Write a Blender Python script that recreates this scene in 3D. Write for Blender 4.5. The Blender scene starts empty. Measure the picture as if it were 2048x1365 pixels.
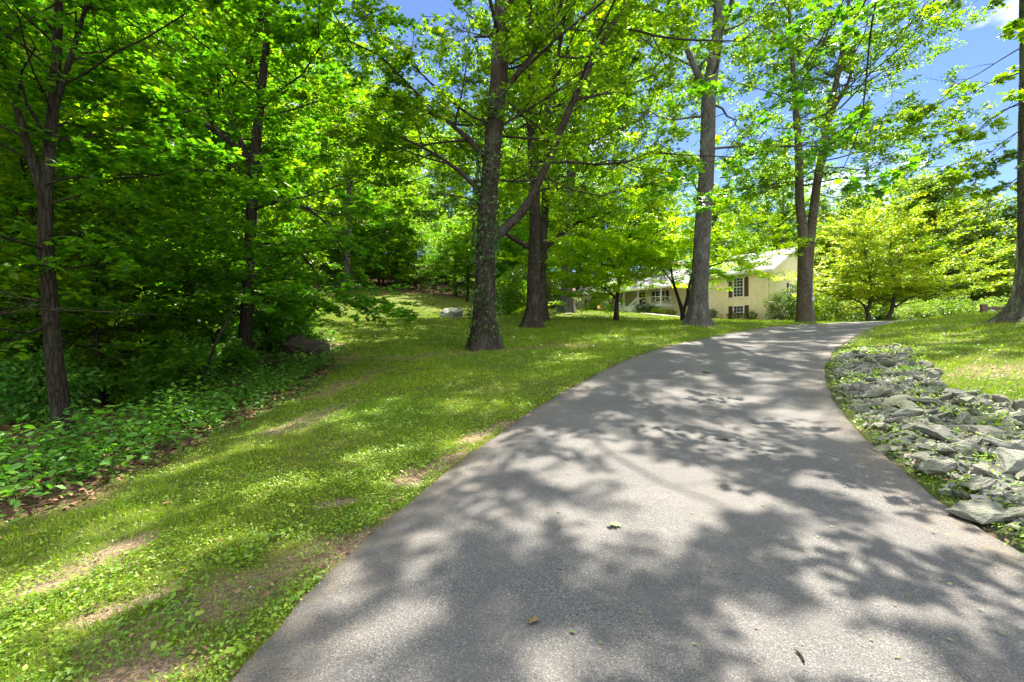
import bpy, math, random, time
import numpy as np
from mathutils import Vector, Matrix
R = math.radians
rng = np.random.default_rng(7)
random.seed(7)
C = bpy.context.scene.collection
scene = bpy.context.scene

# ---------------------------------------------------------------- camera, sky, sun, exposure
CAMZ = 1.5
FPX = 967.0
cam_d = bpy.data.cameras.new("camera"); cam = bpy.data.objects.new("camera", cam_d); C.objects.link(cam)
cam.location = (0, 0, CAMZ); cam.rotation_euler = (R(90), 0, 0)
cam_d.lens = 17.0; cam_d.sensor_width = 36.0; cam_d.clip_start = 0.05; cam_d.clip_end = 3000
scene.camera = cam
SUN_AZ, SUN_EL = 24.0, 57.0       # azimuth clockwise from the view direction
w = bpy.data.worlds.new("World"); scene.world = w; w.use_nodes = True
nt = w.node_tree; nt.nodes.clear()
out = nt.nodes.new('ShaderNodeOutputWorld'); bg = nt.nodes.new('ShaderNodeBackground')
sky = nt.nodes.new('ShaderNodeTexSky'); sky.sky_type = 'NISHITA'; sky.sun_disc = False
sky.sun_elevation = R(SUN_EL); sky.sun_rotation = R(SUN_AZ)
sky.air_density = 0.38; sky.dust_density = 0.0; sky.ozone_density = 6.0
tc = nt.nodes.new('ShaderNodeTexCoord')
mp = nt.nodes.new('ShaderNodeMapping'); mp.inputs['Scale'].default_value = (1, 1, 2.6); mp.inputs['Location'].default_value = (2.3, 0.4, 1.1)
nz = nt.nodes.new('ShaderNodeTexNoise'); nz.inputs['Scale'].default_value = 3.2; nz.inputs['Detail'].default_value = 9; nz.inputs['Roughness'].default_value = .55
cr = nt.nodes.new('ShaderNodeValToRGB'); cr.color_ramp.elements[0].position = .56; cr.color_ramp.elements[1].position = .70
mx = nt.nodes.new('ShaderNodeMix'); mx.data_type = 'RGBA'
L = nt.links.new
L(tc.outputs['Generated'], mp.inputs[0]); L(mp.outputs[0], nz.inputs['Vector']); 
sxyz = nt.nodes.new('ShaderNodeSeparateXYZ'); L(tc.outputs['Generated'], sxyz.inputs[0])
mr = nt.nodes.new('ShaderNodeMapRange'); mr.inputs['From Min'].default_value = .45; mr.inputs['From Max'].default_value = -.25; mr.inputs['To Min'].default_value = 0; mr.inputs['To Max'].default_value = .30   # unseen cloud cover added overhead and behind the camera as neutral fill light
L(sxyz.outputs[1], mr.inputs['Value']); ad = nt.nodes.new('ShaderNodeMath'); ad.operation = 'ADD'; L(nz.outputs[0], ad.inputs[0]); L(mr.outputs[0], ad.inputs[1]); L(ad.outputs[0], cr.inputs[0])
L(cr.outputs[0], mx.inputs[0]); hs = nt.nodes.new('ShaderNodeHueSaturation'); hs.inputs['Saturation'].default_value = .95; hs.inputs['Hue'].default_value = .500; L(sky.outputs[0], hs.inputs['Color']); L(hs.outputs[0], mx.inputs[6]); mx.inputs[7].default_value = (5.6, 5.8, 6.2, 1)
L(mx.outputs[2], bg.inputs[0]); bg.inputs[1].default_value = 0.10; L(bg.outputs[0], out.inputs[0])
sd = bpy.data.lights.new("sun", 'SUN'); sd.energy = 5.0; sd.angle = R(0.5); sd.color = (1.0, .92, .79)
so = bpy.data.objects.new("sun", sd); C.objects.link(so)
a, e_ = R(SUN_AZ), R(SUN_EL)
SD = Vector((math.sin(a)*math.cos(e_), math.cos(a)*math.cos(e_), math.sin(e_)))
so.rotation_euler = SD.to_track_quat('Z', 'Y').to_euler(); so.location = (20, 30, 60)
scene.view_settings.view_transform = 'Standard'; scene.view_settings.look = 'None'
scene.view_settings.gamma = 1; scene.view_settings.exposure = 2.05
scene.render.engine = 'CYCLES'
cy = scene.cycles
cy.use_denoising = True
try: cy.denoiser = 'OPENIMAGEDENOISE'
except Exception: pass
cy.max_bounces = 7; cy.diffuse_bounces = 5; cy.glossy_bounces = 2; cy.transmission_bounces = 6; cy.transparent_max_bounces = 4
cy.caustics_reflective = False; cy.caustics_refractive = False
cy.use_light_tree = False

# ---------------------------------------------------------------- terrain height function
def P(px, py, D): return ((px-1024)/FPX*D, D, CAMZ+(682-py)/FPX*D)
PROF_D = [-20, 0, 2, 4, 6, 8, 10, 12, 15, 20, 24, 28, 33, 38, 60]
PROF_Z = [-1.0, 0, .03, .13, .28, .49, .73, .96, 1.28, 1.75, 2.10, 2.43, 2.80, 2.95, 2.9]
def prof(D): return float(np.interp(D, PROF_D, PROF_Z))
cps = []
for D, xs in ((-6, (-1, 2)), (0, (-1, 2)), (2, (-1, 1, 3)), (4, (0, 3)), (6, (0.5, 4)), (8, (1, 5)), (10, (2, 6.5)), (12, (3.5, 8)),
              (15, (5, 9.5)), (20, (8, 12)), (24, (11, 16)), (28, (15, 20)), (33, (20, 26)), (38, (24, 30))):
    for x in xs: cps.append((x, D, prof(D)))
cps += [P(130,870,8), P(490,735,14), (-3.4,3.2,.0), (-6.8,6.5,-.12), P(970,697,17), P(800,705,16), P(620,720,14.8), P(700,650,24),
        P(600,630,30), P(905,634,32), P(780,610,42), P(880,578,58), P(250,830,9.5), P(300,720,16), P(0,650,20), P(1062,655,26), P(1075,641,30),
        P(1395,650,26), P(1133,624,44), P(1233,643,32), P(1365,641,32),
        (8,62,5.3), (14,56,4.9), (16.3,51.6,4.35), (20,49,3.75), (24,43,3.15), (30,48,3.1), (22,62,4.8),
        (40,33,2.9), (60,34,2.7), (29.5,38,3.05), (50,50,2.2), (80,80,1.5), (45,90,3), (120,150,0),
        P(2048,850,5.5), P(2048,760,7.9), P(2048,700,11), P(1850,700,12.5), P(1770,678,16.5), P(1900,760,8.0), P(1900,850,6.0), (17.2,16,2.2), (21.7,24,2.70), P(1980,626,24),
        (8,2,.35), (12,3,.9), (16,8,1.5), (30,16,2.6), (30,0,2.0), (60,0,3), (0,-30,-2.5), (35,26,3.0),
        (-60,60,11), (-80,120,25), (0,120,18), (-25,90,16), (5,85,10), (0,200,30), (-200,300,45), (150,300,0), (300,300,0), (-60,20,5), (-30,2,.6), (-30,30,4.2), (-100,0,6), (-40,45,7), (-20,55,8.2), (-300,0,10), (300,0,2), (-12,-6,-.8)]
cps = np.array(cps, float)
def tps_phi(r2): return np.where(r2 > 1e-9, 0.5*r2*np.log(r2+1e-12), 0)
def tps_fit(pts, lam):
    n = len(pts); xy = pts[:, :2]/10.0
    K = tps_phi(((xy[:, None]-xy[None])**2).sum(-1)) + lam*np.eye(n)
    Pm = np.c_[np.ones(n), xy]; A = np.zeros((n+3, n+3)); A[:n, :n] = K; A[:n, n:] = Pm; A[n:, :n] = Pm.T
    b = np.r_[pts[:, 2], np.zeros(3)]
    return xy, np.linalg.solve(A, b)
TXY, TW = tps_fit(cps, .01)
def h(x, y):
    x = np.asarray(x, float); y = np.asarray(y, float); s = x.shape
    q = np.c_[x.ravel(), y.ravel()]/10.0; o = np.empty(len(q))
    for i in range(0, len(q), 20000):
        c = q[i:i+20000]; r2 = ((c[:, None]-TXY[None])**2).sum(-1)
        o[i:i+20000] = tps_phi(r2)@TW[:-3] + TW[-3] + c@TW[-2:]
    return o.reshape(s)
def h1(x, y): return float(h(np.array([x]), np.array([y]))[0])
_D = np.concatenate([np.arange(1, 20, .04), np.arange(20, 60, .15), np.arange(60, 250, 1)])
def gp(px, py, lo=0.0):                      # where the sight line of a photo pixel meets the ground
    D = _D[_D > lo]; x = (px-1024)/FPX*D; z = CAMZ+(682-py)/FPX*D
    d = z-h(x, D); i = np.argmax(d < 0)
    if not (d < 0).any(): i = int(np.argmin(d))
    return Vector((float(x[i]), float(D[i]), h1(x[i], D[i])))

# ---------------------------------------------------------------- small helpers
def tag(o, label=None, cat=None, group=None, kind=None):
    if label: o['label'] = label
    if cat: o['category'] = cat
    if group: o['group'] = group
    if kind: o['kind'] = kind
    return o
def empty(name, loc, rz=0, **k):
    o = bpy.data.objects.new(name, None); C.objects.link(o); o.location = loc; o.rotation_euler = (0, 0, rz)
    o.empty_display_size = .3
    return tag(o, **k)
def mkobj(name, me, mat=None, parent=None):
    o = bpy.data.objects.new(name, me); C.objects.link(o)
    if mat is not None and not me.materials: me.materials.append(mat)
    if parent is not None: o.parent = parent
    return o
def copy_tree(o, parent=None):
    c = o.copy(); C.objects.link(c)
    if parent is not None: c.parent = parent; c.matrix_parent_inverse = o.matrix_parent_inverse.copy()
    for ch in list(o.children): copy_tree(ch, c)
    return c
def mesh_np(name, V, tris=None, quads=None, rnd=None, smooth=False, attrs=None):
    me = bpy.data.meshes.new(name); V = np.asarray(V, np.float32)
    me.vertices.add(len(V)); me.vertices.foreach_set('co', V.ravel())
    T = np.zeros((0, 3), int) if tris is None else np.asarray(tris, int)
    Q = np.zeros((0, 4), int) if quads is None else np.asarray(quads, int)
    loops = np.concatenate([T.ravel(), Q.ravel()]).astype(np.int32)
    me.loops.add(len(loops)); me.loops.foreach_set('vertex_index', loops)
    st = np.concatenate([np.arange(len(T))*3, len(T)*3+np.arange(len(Q))*4]).astype(np.int32)
    me.polygons.add(len(st)); me.polygons.foreach_set('loop_start', st)
    me.polygons.foreach_set('use_smooth', np.full(len(st), smooth))
    me.update(calc_edges=True)
    for nm, arr in (attrs or {}).items():
        at = me.attributes.new(nm, 'FLOAT', 'POINT'); at.data.foreach_set('value', np.asarray(arr, np.float32))
    if rnd is not None:
        at = me.attributes.new('rnd', 'FLOAT', 'POINT'); at.data.foreach_set('value', np.asarray(rnd, np.float32))
    return me
def in_poly(x, y, poly):
    poly = np.asarray(poly, float); x = np.asarray(x); y = np.asarray(y); r = np.zeros(x.shape, bool)
    j = len(poly)-1
    for i in range(len(poly)):
        xi, yi = poly[i]; xj, yj = poly[j]
        c = ((yi > y) != (yj > y)) & (x < (xj-xi)*(y-yi)/((yj-yi) if yj != yi else 1e-9)+xi)
        r ^= c; j = i
    return r
def seg_dist(x, y, a, b):
    ax, ay = a; bx, by = b; dx, dy = bx-ax, by-ay
    t = np.clip(((x-ax)*dx+(y-ay)*dy)/(dx*dx+dy*dy+1e-9), 0, 1)
    return np.hypot(x-ax-t*dx, y-ay-t*dy)
def poly_dist(x, y, poly, closed=True):
    d = np.full(np.shape(x), 1e9); n = len(poly)
    for i in range(n if closed else n-1): d = np.minimum(d, seg_dist(x, y, poly[i], poly[(i+1) % n]))
    return d
_ph = rng.uniform(0, 6.28, (40, 2)); _dr = rng.uniform(0, 6.28, 40)
def fnoise(x, y, sc=1.0, seed=0, octs=4):     # smooth value about -1..1 over world x, y
    v = 0; a = 1; tot = 0; k = seed*7
    for o in range(octs):
        for q in range(3):
            th = _dr[(k+o*3+q) % 40]; f = sc*(2**o)*(1+.23*q)
            v = v+a*np.sin((x*math.cos(th)+y*math.sin(th))*f+_ph[(k+o*3+q) % 40, 0]+1.7*np.sin((y*math.cos(th)-x*math.sin(th))*f*.6+_ph[(k+q) % 40, 1]))
        tot += 3*a*.6; a *= .6
    return v/tot

# ---------------------------------------------------------------- materials
class NT:
    def __init__(s, name):
        s.m = bpy.data.materials.new(name); s.m.use_nodes = True; s.t = s.m.node_tree; s.t.nodes.clear()
        s.out = s.n('ShaderNodeOutputMaterial')
    def n(s, ty, ins=None, **k):
        nd = s.t.nodes.new(ty)
        for a_, v in k.items(): setattr(nd, a_, v)
        for a_, v in (ins or {}).items():
            if hasattr(v, 'bl_rna') and isinstance(v, bpy.types.NodeSocket): s.t.links.new(v, nd.inputs[a_])
            else: nd.inputs[a_].default_value = v
        return nd
    def noise(s, vec, scale, detail=4, rough=.55):
        return s.n('ShaderNodeTexNoise', {'Vector': vec, 'Scale': scale, 'Detail': detail, 'Roughness': rough}).outputs[0]
    def ramp(s, fac, stops, interp='LINEAR'):
        r = s.n('ShaderNodeValToRGB', {0: fac}); r.color_ramp.interpolation = interp; e = r.color_ramp.elements
        while len(e) < len(stops): e.new(.5)
        for el, (p, c) in zip(e, stops):
            el.position = p; el.color = (c, c, c, 1) if isinstance(c, (int, float)) else (*c, 1)
        return r.outputs[0]
    def mix(s, f, a_, b, mode='MIX'):
        nd = s.n('ShaderNodeMix', data_type='RGBA', blend_type=mode)
        for i, v in ((0, f), (6, a_), (7, b)):
            if isinstance(v, bpy.types.NodeSocket): s.t.links.new(v, nd.inputs[i])
            else: nd.inputs[i].default_value = v if i == 0 else (*v, 1)
        return nd.outputs[2]
    def math(s, op, a_, b=0.0):
        nd = s.n('ShaderNodeMath', operation=op)
        for i, v in ((0, a_), (1, b)):
            if isinstance(v, bpy.types.NodeSocket): s.t.links.new(v, nd.inputs[i])
            else: nd.inputs[i].default_value = v
        return nd.outputs[0]
    def pos(s, scale=(1, 1, 1), obj=False):
        if obj: v = s.n('ShaderNodeTexCoord').outputs['Object']
        else: v = s.n('ShaderNodeNewGeometry').outputs['Position']
        m_ = s.n('ShaderNodeMapping', {'Vector': v}); m_.inputs['Scale'].default_value = scale
        return m_.outputs[0]
    def attr(s, nm): return s.n('ShaderNodeAttribute', attribute_name=nm).outputs['Fac']
    def bump(s, hgt, strength=.5, dist=.02):
        return s.n('ShaderNodeBump', {'Height': hgt, 'Strength': strength, 'Distance': dist}).outputs[0]
    def pbr(s, col, rough=.8, spec=.3, normal=None, **k):
        b = s.n('ShaderNodeBsdfPrincipled')
        if isinstance(col, bpy.types.NodeSocket): s.t.links.new(col, b.inputs['Base Color'])
        else: b.inputs['Base Color'].default_value = (*col, 1)
        b.inputs['Roughness'].default_value = rough; b.inputs['Specular IOR Level'].default_value = spec
        if normal is not None: s.t.links.new(normal, b.inputs['Normal'])
        for kk, v in k.items(): b.inputs[kk].default_value = v
        return b.outputs[0]
    def done(s, sh): s.t.links.new(sh, s.out.inputs[0]); return s.m
def leaf_mat(name, stops, trans=.58, rough=.42, spec=.45, tint=(1.75, 2.0, .42)):
    m = NT(name); rn = m.attr('rnd')
    oi = m.n('ShaderNodeObjectInfo').outputs['Random']
    f = m.math('ADD', m.math('MULTIPLY', rn, .86), m.math('MULTIPLY', oi, .14))
    col = m.ramp(f, stops)
    big = m.noise(m.pos((.6, .6, .6)), 1.0, 3)
    col = m.mix(m.ramp(big, [(.36, 0.0), (.64, .9)]), col, m.mix(1.0, col, (1.5, 1.22, .8), 'MULTIPLY'))
    p = m.pbr(col, rough, spec)
    t = m.n('ShaderNodeBsdfTranslucent', {'Color': m.mix(1.0, col, tint, 'MULTIPLY')}).outputs[0]
    ms = m.n('ShaderNodeMixShader', {0: trans}); m.t.links.new(p, ms.inputs[1]); m.t.links.new(t, ms.inputs[2])
    return m.done(ms.outputs[0])
def bark_mat(name, c1, c2, moss=0.0, lichen=.3):
    m = NT(name); v = m.pos((9, 9, 1.6)); n1 = m.noise(v, 1.6, 6, .65)
    v2 = m.pos((26, 26, 5)); n2 = m.noise(v2, 1.3, 4, .6)
    wv = m.n('ShaderNodeTexVoronoi', {'Vector': v, 'Scale': 1.9}, feature='DISTANCE_TO_EDGE').outputs[0]
    ridg = m.ramp(wv, [(0, 0.0), (.28, 1.0)])
    hh = m.math('ADD', m.math('MULTIPLY', ridg, .6), m.math('ADD', m.math('MULTIPLY', n1, .8), m.math('MULTIPLY', n2, .4)))
    col = m.mix(m.ramp(hh, [(.45, 0.0), (1.15, 1.0)]), c1, c2)
    big = m.noise(m.pos((1.6, 1.6, .9)), 1.5, 5, .6)
    col = m.mix(m.ramp(big, [(.5, 0.0), (.66, lichen)]), col, (.26, .30, .24))
    if moss: col = m.mix(m.ramp(m.noise(m.pos((2, 2, 1)), 2.0, 4), [(.45, 0.0), (.6, moss)]), col, (.07, .12, .02))
    return m.done(m.pbr(col, .95, .08, m.bump(hh, 1.0, .035)))
M = {}
M['oak_bark'] = bark_mat('oak_bark', (.012, .009, .007), (.062, .049, .037), lichen=.14)
M['grey_bark'] = bark_mat('grey_bark', (.03, .028, .023), (.115, .108, .092), lichen=.3)
M['brown_bark'] = bark_mat('brown_bark', (.022, .017, .012), (.115, .092, .068), lichen=.15)
M['dark_bark'] = bark_mat('dark_bark', (.009, .008, .005), (.036, .030, .020), lichen=.05)
M['moss_bark'] = bark_mat('moss_bark', (.022, .019, .014), (.10, .09, .07), moss=.3, lichen=.35)
M['oak_leaf'] = leaf_mat('oak_leaf', [(0, (.04, .09, .006)), (.35, (.075, .16, .008)), (.75, (.14, .25, .010)), (1, (.26, .34, .015))])
M['maple_leaf'] = leaf_mat('maple_leaf', [(0, (.03, .09, .008)), (.4, (.05, .15, .010)), (.8, (.09, .22, .012)), (1, (.18, .31, .018))], rough=.36, spec=.6)
M['wood_leaf'] = leaf_mat('wood_leaf', [(0, (.04, .11, .008)), (.4, (.075, .18, .010)), (.75, (.15, .27, .012)), (1, (.30, .36, .02))], trans=.5)
M['dogwood_leaf'] = leaf_mat('dogwood_leaf', [(0, (.11, .23, .008)), (.4, (.21, .36, .010)), (.75, (.33, .47, .012)), (1, (.48, .54, .02))], trans=.52)
M['gold_leaf'] = leaf_mat('gold_leaf', [(0, (.10, .24, .010)), (.4, (.19, .35, .012)), (.75, (.34, .45, .015)), (1, (.60, .56, .04))], trans=.5, tint=(1.2, 1.25, .4))
M['far_leaf'] = leaf_mat('far_leaf', [(0, (.045, .10, .025)), (.45, (.09, .17, .035)), (.8, (.16, .24, .045)), (1, (.30, .32, .09))], trans=.4)
M['weed_leaf'] = leaf_mat('weed_leaf', [(0, (.04, .13, .02)), (.5, (.06, .19, .025)), (1, (.12, .27, .03))], trans=.42)
M['shrub_leaf'] = leaf_mat('shrub_leaf', [(0, (.02, .05, .012)), (.6, (.05, .11, .02)), (1, (.11, .17, .03))], trans=.35)
M['ivy_leaf'] = leaf_mat('ivy_leaf', [(0, (.015, .05, .012)), (.6, (.03, .09, .015)), (1, (.08, .16, .02))], trans=.3, spec=.7)
M['grass'] = leaf_mat('grass', [(0, (.055, .12, .008)), (.45, (.125, .23, .010)), (.8, (.22, .33, .014)), (1, (.38, .37, .07))], trans=.35, rough=.55, spec=.3, tint=(1.3, 1.4, .4))
M['clover'] = leaf_mat('clover', [(0, (.07, .165, .012)), (.5, (.14, .26, .015)), (1, (.25, .34, .04))], trans=.35, rough=.45, spec=.5)
M['white_bloom'] = leaf_mat('white_bloom', [(0, (.05, .12, .03)), (.3, (.1, .2, .05)), (.4, (.7, .7, .68)), (1, (.85, .83, .8))], trans=.25)
def flat_mat(name, c, rough=.6, spec=.4, nscale=6, var=.12, bumpd=.004, **k):
    m = NT(name); n1 = m.noise(m.pos(obj=False), nscale, 5)
    col = m.mix(m.ramp(n1, [(.3, 0.0), (.7, 1.0)]), tuple(x*(1-var) for x in c), tuple(min(1, x*(1+var)) for x in c))
    return m.done(m.pbr(col, rough, spec, m.bump(n1, .3, bumpd), **k))
M['trim'] = flat_mat('trim', (.78, .77, .73), .5)
M['sash'] = flat_mat('sash', (.72, .74, .68), .5)
M['shutter'] = flat_mat('shutter', (.085, .045, .032), .65, .3, 9)
M['wood_dark'] = flat_mat('wood_dark', (.09, .06, .045), .75, .3, 8, .3)
M['iron'] = flat_mat('iron', (.015, .015, .018), .4, .5)
M['meter'] = flat_mat('meter', (.38, .39, .38), .5, .5)
M['pipe'] = flat_mat('pipe', (.33, .33, .34), .5, .5)
m = NT('wall_paint'); br = m.n('ShaderNodeTexBrick', {'Vector': m.pos(obj=True), 'Scale': 1.0, 'Mortar Size': .006, 'Brick Width': .21, 'Row Height': .075})
sw = m.n('ShaderNodeTexCoord').outputs['Object']; sx = m.n('ShaderNodeSeparateXYZ', {0: sw})
cmb = m.n('ShaderNodeCombineXYZ', {0: m.math('ADD', sx.outputs[0], sx.outputs[1]), 1: sx.outputs[2]}); m.t.links.new(cmb.outputs[0], br.inputs['Vector'])
pc = m.mix(m.ramp(m.noise(m.pos(), 3, 4), [(.35, 0.0), (.7, 1.0)]), (.76, .66, .42), (.84, .74, .50))
pc = m.mix(m.math('MULTIPLY', br.outputs['Fac'], .16), pc, (.5, .42, .27))
M['wall_paint'] = m.done(m.pbr(pc, .7, .25, m.bump(m.math('SUBTRACT', 1.0, br.outputs['Fac']), .5, .006)))
m = NT('shingle'); br = m.n('ShaderNodeTexBrick', {'Scale': 1.0, 'Mortar Size': .008, 'Brick Width': .3, 'Row Height': .16}); m.t.links.new(m.pos(obj=True), br.inputs['Vector'])
pc = m.mix(m.noise(m.pos(), 5, 5), (.12, .125, .14), (.20, .205, .225)); pc = m.mix(m.math('MULTIPLY', br.outputs['Fac'], .6), pc, (.08, .08, .09))
M['shingle'] = m.done(m.pbr(pc, .8, .35))
m = NT('glass_dark'); M['glass'] = m.done(m.pbr(m.mix(m.noise(m.pos(), 2.5, 3), (.006, .010, .012), (.05, .07, .08)), .06, .9))
m = NT('lamp_glow'); em = m.n('ShaderNodeEmission', {'Color': (1, .42, .08, 1), 'Strength': .7}); M['glow'] = m.done(em.outputs[0])
M['concrete'] = flat_mat('concrete', (.50, .46, .40), .85, .2, 5, .15)
# rock
def rock_mat(name, ca, cb, cc):
    m = NT(name); oi = m.n('ShaderNodeObjectInfo'); rn = oi.outputs['Random']
    v = m.pos((1, 1, 1), obj=True)
    n1 = m.noise(v, 3.5, 8, .65); n2 = m.noise(v, 16, 5, .6); n0 = m.noise(m.pos((.9, .9, .9)), 1.1, 4)
    lay = m.n('ShaderNodeTexWave', {'Vector': v, 'Scale': 2.6, 'Distortion': 5.0, 'Detail': 4.0}, bands_direction='Z').outputs[1]
    col = m.mix(rn, ca, cb); col = m.mix(m.ramp(n1, [(.4, 0.0), (.62, .85)]), col, cc)
    col = m.mix(m.ramp(n0, [(.48, 0.0), (.62, .6)]), col, (.13, .145, .075) if ca[0] > .09 else (.05, .055, .02))
    col = m.mix(m.math('MULTIPLY', m.ramp(n2, [(.5, 0.0), (.75, 1.0)]), .3), col, tuple(x*1.7 for x in cc))
    col = m.mix(m.math('MULTIPLY', m.ramp(lay, [(0, 1.0), (.25, 0.0)]), .25), col, (.08, .085, .08))
    hh = m.math('ADD', m.math('MULTIPLY', n1, 1.0), m.math('ADD', m.math('MULTIPLY', n2, .35), m.math('MULTIPLY', lay, .12)))
    return m.done(m.pbr(col, .82, .3, m.bump(hh, .9, .05)))
M['rock'] = rock_mat('rubble_rock', (.11, .12, .10), (.22, .205, .155), (.155, .165, .13))
M['boulder'] = rock_mat('boulder_rock', (.20, .20, .20), (.26, .255, .24), (.33, .33, .32))
M['dark_boulder'] = rock_mat('dark_boulder_rock', (.03, .023, .016), (.042, .031, .022), (.06, .046, .034))

# ---------------------------------------------------------------- ground plan (world coordinates)
def xy(v): return (v[0], v[1])
LE = [(-1.35, -6), (-1.3, -2), (-1.26, .8)] + [xy(gp(*p)) for p in [(470,1365), (575,1240), (680,1130), (765,1055), (850,985), (920,928), (990,875), (1045,836), (1100,800), (1200,745), (1250,722), (1310,700), (1352,689), (1400,680), (1450,669), (1500,660)]] + [(14.4, 26.6), (17.6, 29.9), (22, 32.0), (30, 33.8), (45, 35.2), (70, 37)]
RE = [(3.0, -6), (3.05, -2), (3.1, 1.5)] + [xy(gp(*p)) for p in [(2045,1131), (1959,1072), (1878,1006), (1820,962), (1765,911), (1706,867), (1673,816), (1650,775), (1641,740), (1660,706), (1690,684), (1725,667)]] + [(17.3, 23.2), (20, 25.6), (24, 27.8), (32, 29.8), (45, 31.2), (70, 33)]
def resamp(pts, n):
    p = np.array(pts, float)
    for _ in range(2):                                  # soften corners a little
        q = p.copy(); q[1:-1] = .25*p[:-2]+.5*p[1:-1]+.25*p[2:]; p = q if _ == 0 else p
    s = np.r_[0, np.cumsum(np.hypot(*np.diff(p, axis=0).T))]; t = np.linspace(0, s[-1], n)
    return np.c_[np.interp(t, s, p[:, 0]), np.interp(t, s, p[:, 1])]
NR = 420
LEs, REs = resamp(LE, NR), resamp(RE, NR)
ROAD = np.vstack([LEs[::2], REs[::-2]])
LAWN = [(-4.5, -8), (-4.6, 0)] + [xy(gp(*p)) for p in [(0,1035), (130,1010), (250,962), (350,912), (450,862), (540,815), (625,775), (665,735), (668,700)]] + [(-7.2, 18.5), (-10, 23), (-15, 28), (-19, 34), (-20, 41), (-17, 47), (-13, 50), (-8, 52), (-5, 52), (-3.5, 50), (-1.5, 50), (2, 52), (5, 60), (6, 90), (40, 90), (200, 60), (200, -30), (-4, -30)]
DIRT = [((290,1265), (470,1185), .20), ((430,1195), (700,1100), .21), ((640,1125), (820,1030), .12), ((-60,1215), (140,1155), .21), ((100,1175), (250,1095), .15), ((170,1240), (330,1180), .08),
        ((820,960), (930,900), .14), ((930,880), (1010,845), .14), ((640,790), (760,740), .35), ((560,860), (700,800), .25), ((800,715), (930,705), .6), ((1020,700), (1150,690), .6), ((640,1010), (700,1000), .07),
        ((1560,672), (1690,664), .8), ((1960,745), (2060,738), .7), ((1780,690), (1850,688), .4), ((330,1330), (250,1365), .12), ((650,690),(690,720),.5), ((230,1365),(330,1310),.1)]
DIRT = [(xy(gp(*a_)), xy(gp(*b)), r) for a_, b, r in DIRT]
ROCKY = [xy(gp(*p)) for p in [(1650,775), (1641,735), (1690,700), (1790,690), (1850,730), (1900,790), (2048,812)]] + [(9.5, 5.6), (8.0, 3.0), (6.0, 2.0), (3.9, 1.6)] + [xy(gp(*p)) for p in [(2045,1131), (1959,1072), (1878,1006), (1820,962), (1765,911), (1706,867), (1673,816)]]
def masks(x, y):
    d = np.zeros(np.shape(x)); wob = fnoise(x, y, 2.2, 1)*.5; wb2 = fnoise(x, y, 9, 16)*.5
    for a_, b, r in DIRT:
        sd_ = seg_dist(x, y, a_, b)/r
        d = np.maximum(d, np.clip(1.5-sd_*1.0+wob*1.1+wb2*1.0, 0, 1 if r < .2 else .55))
    inl = in_poly(x, y, LAWN); ed = poly_dist(x, y, LAWN)*np.where(inl, 1, -1)
    f = np.clip(.5-(ed+wob*.5)*1.6, 0, 1)
    rk = np.clip(.5+poly_dist(x, y, ROCKY)*np.where(in_poly(x, y, ROCKY), 1, -1)*2+wob, 0, 1)
    return d, f, rk

# ---------------------------------------------------------------- ground, driveway, walk
def axis(lo, hi, fine_lo, fine_hi, st):
    a_ = list(np.arange(fine_lo, fine_hi+st/2, st)); s = st
    while a_[-1] < hi: s *= 1.09; a_.append(a_[-1]+s)
    s = st; b = [fine_lo]
    while b[-1] > lo: s *= 1.09; b.append(b[-1]-s)
    return np.array(b[:0:-1]+a_)
gx = axis(-320, 340, -9, 9, .11); gy = axis(-40, 420, .8, 16, .11)
def gh(x, y, full=False):
    x = np.asarray(x, float); y = np.asarray(y, float); z = h(x, y)
    inr = in_poly(x, y, ROAD); rd = poly_dist(x, y, ROAD[::2]); dm, fm, rm = masks(x, y); near = np.clip(1.3-np.hypot(x, y)/40, 0, 1)
    z = z+(fnoise(x, y, 3.1, 2)*.018+fnoise(x, y, .9, 3)*.03)*near*(~inr)*np.clip(rd/.4, 0, 1)
    z = z-.06*inr*np.clip(rd/.25, 0, 1)-dm*.012*(~inr)+rm*(~inr)*(.03+.06*np.clip(fnoise(x, y, 2.0, 4), -1, 1))*np.clip(rd/.3, 0, 1)
    z = z-np.where(inr, 0, .012)
    return (z, dm, fm, rm) if full else z
def gh1(x, y): return float(gh(np.array([x]), np.array([y]))[0])
GX, GY = np.meshgrid(gx, gy); x, y = GX.ravel(), GY.ravel()
z, dm, fm, rm = gh(x, y, True)
nx, ny = len(gx), len(gy); idx = np.arange(nx*ny).reshape(ny, nx)
quads = np.stack([idx[:-1, :-1], idx[:-1, 1:], idx[1:, 1:], idx[1:, :-1]], -1).reshape(-1, 4)
me = mesh_np('ground', np.c_[x, y, z], quads=quads, smooth=True, attrs={'dirt': dm, 'forest': fm, 'rocky': rm})
m = NT('lawn_ground'); p = m.pos()
g1 = m.noise(p, 1.1, 6, .6); g2 = m.noise(p, 14, 6, .7); g3 = m.noise(p, 60, 3, .7)
grass = m.mix(m.ramp(g2, [(.3, 0.0), (.7, 1.0)]), (.055, .095, .012), (.14, .20, .016))
grass = m.mix(m.ramp(g1, [(.45, 0.0), (.66, .6)]), grass, (.20, .21, .04))
grass = m.mix(m.ramp(g3, [(.35, .8), (.62, 0.0)]), grass, (.10, .075, .035))
soil = m.mix(m.ramp(g3, [(.42, 0.0), (.58, 1.0)]), (.15, .10, .065), (.42, .29, .20))
soil = m.mix(m.ramp(g2, [(.45, 0.0), (.65, .5)]), soil, (.13, .10, .06))
ff = m.mix(m.ramp(m.noise(p, 25, 5, .75), [(.35, 0.0), (.65, 1.0)]), (.05, .03, .018), (.24, .14, .085))
ff = m.mix(m.ramp(m.noise(p, 2.5, 5), [(.48, 0.0), (.62, .55)]), ff, (.03, .06, .012))
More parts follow.
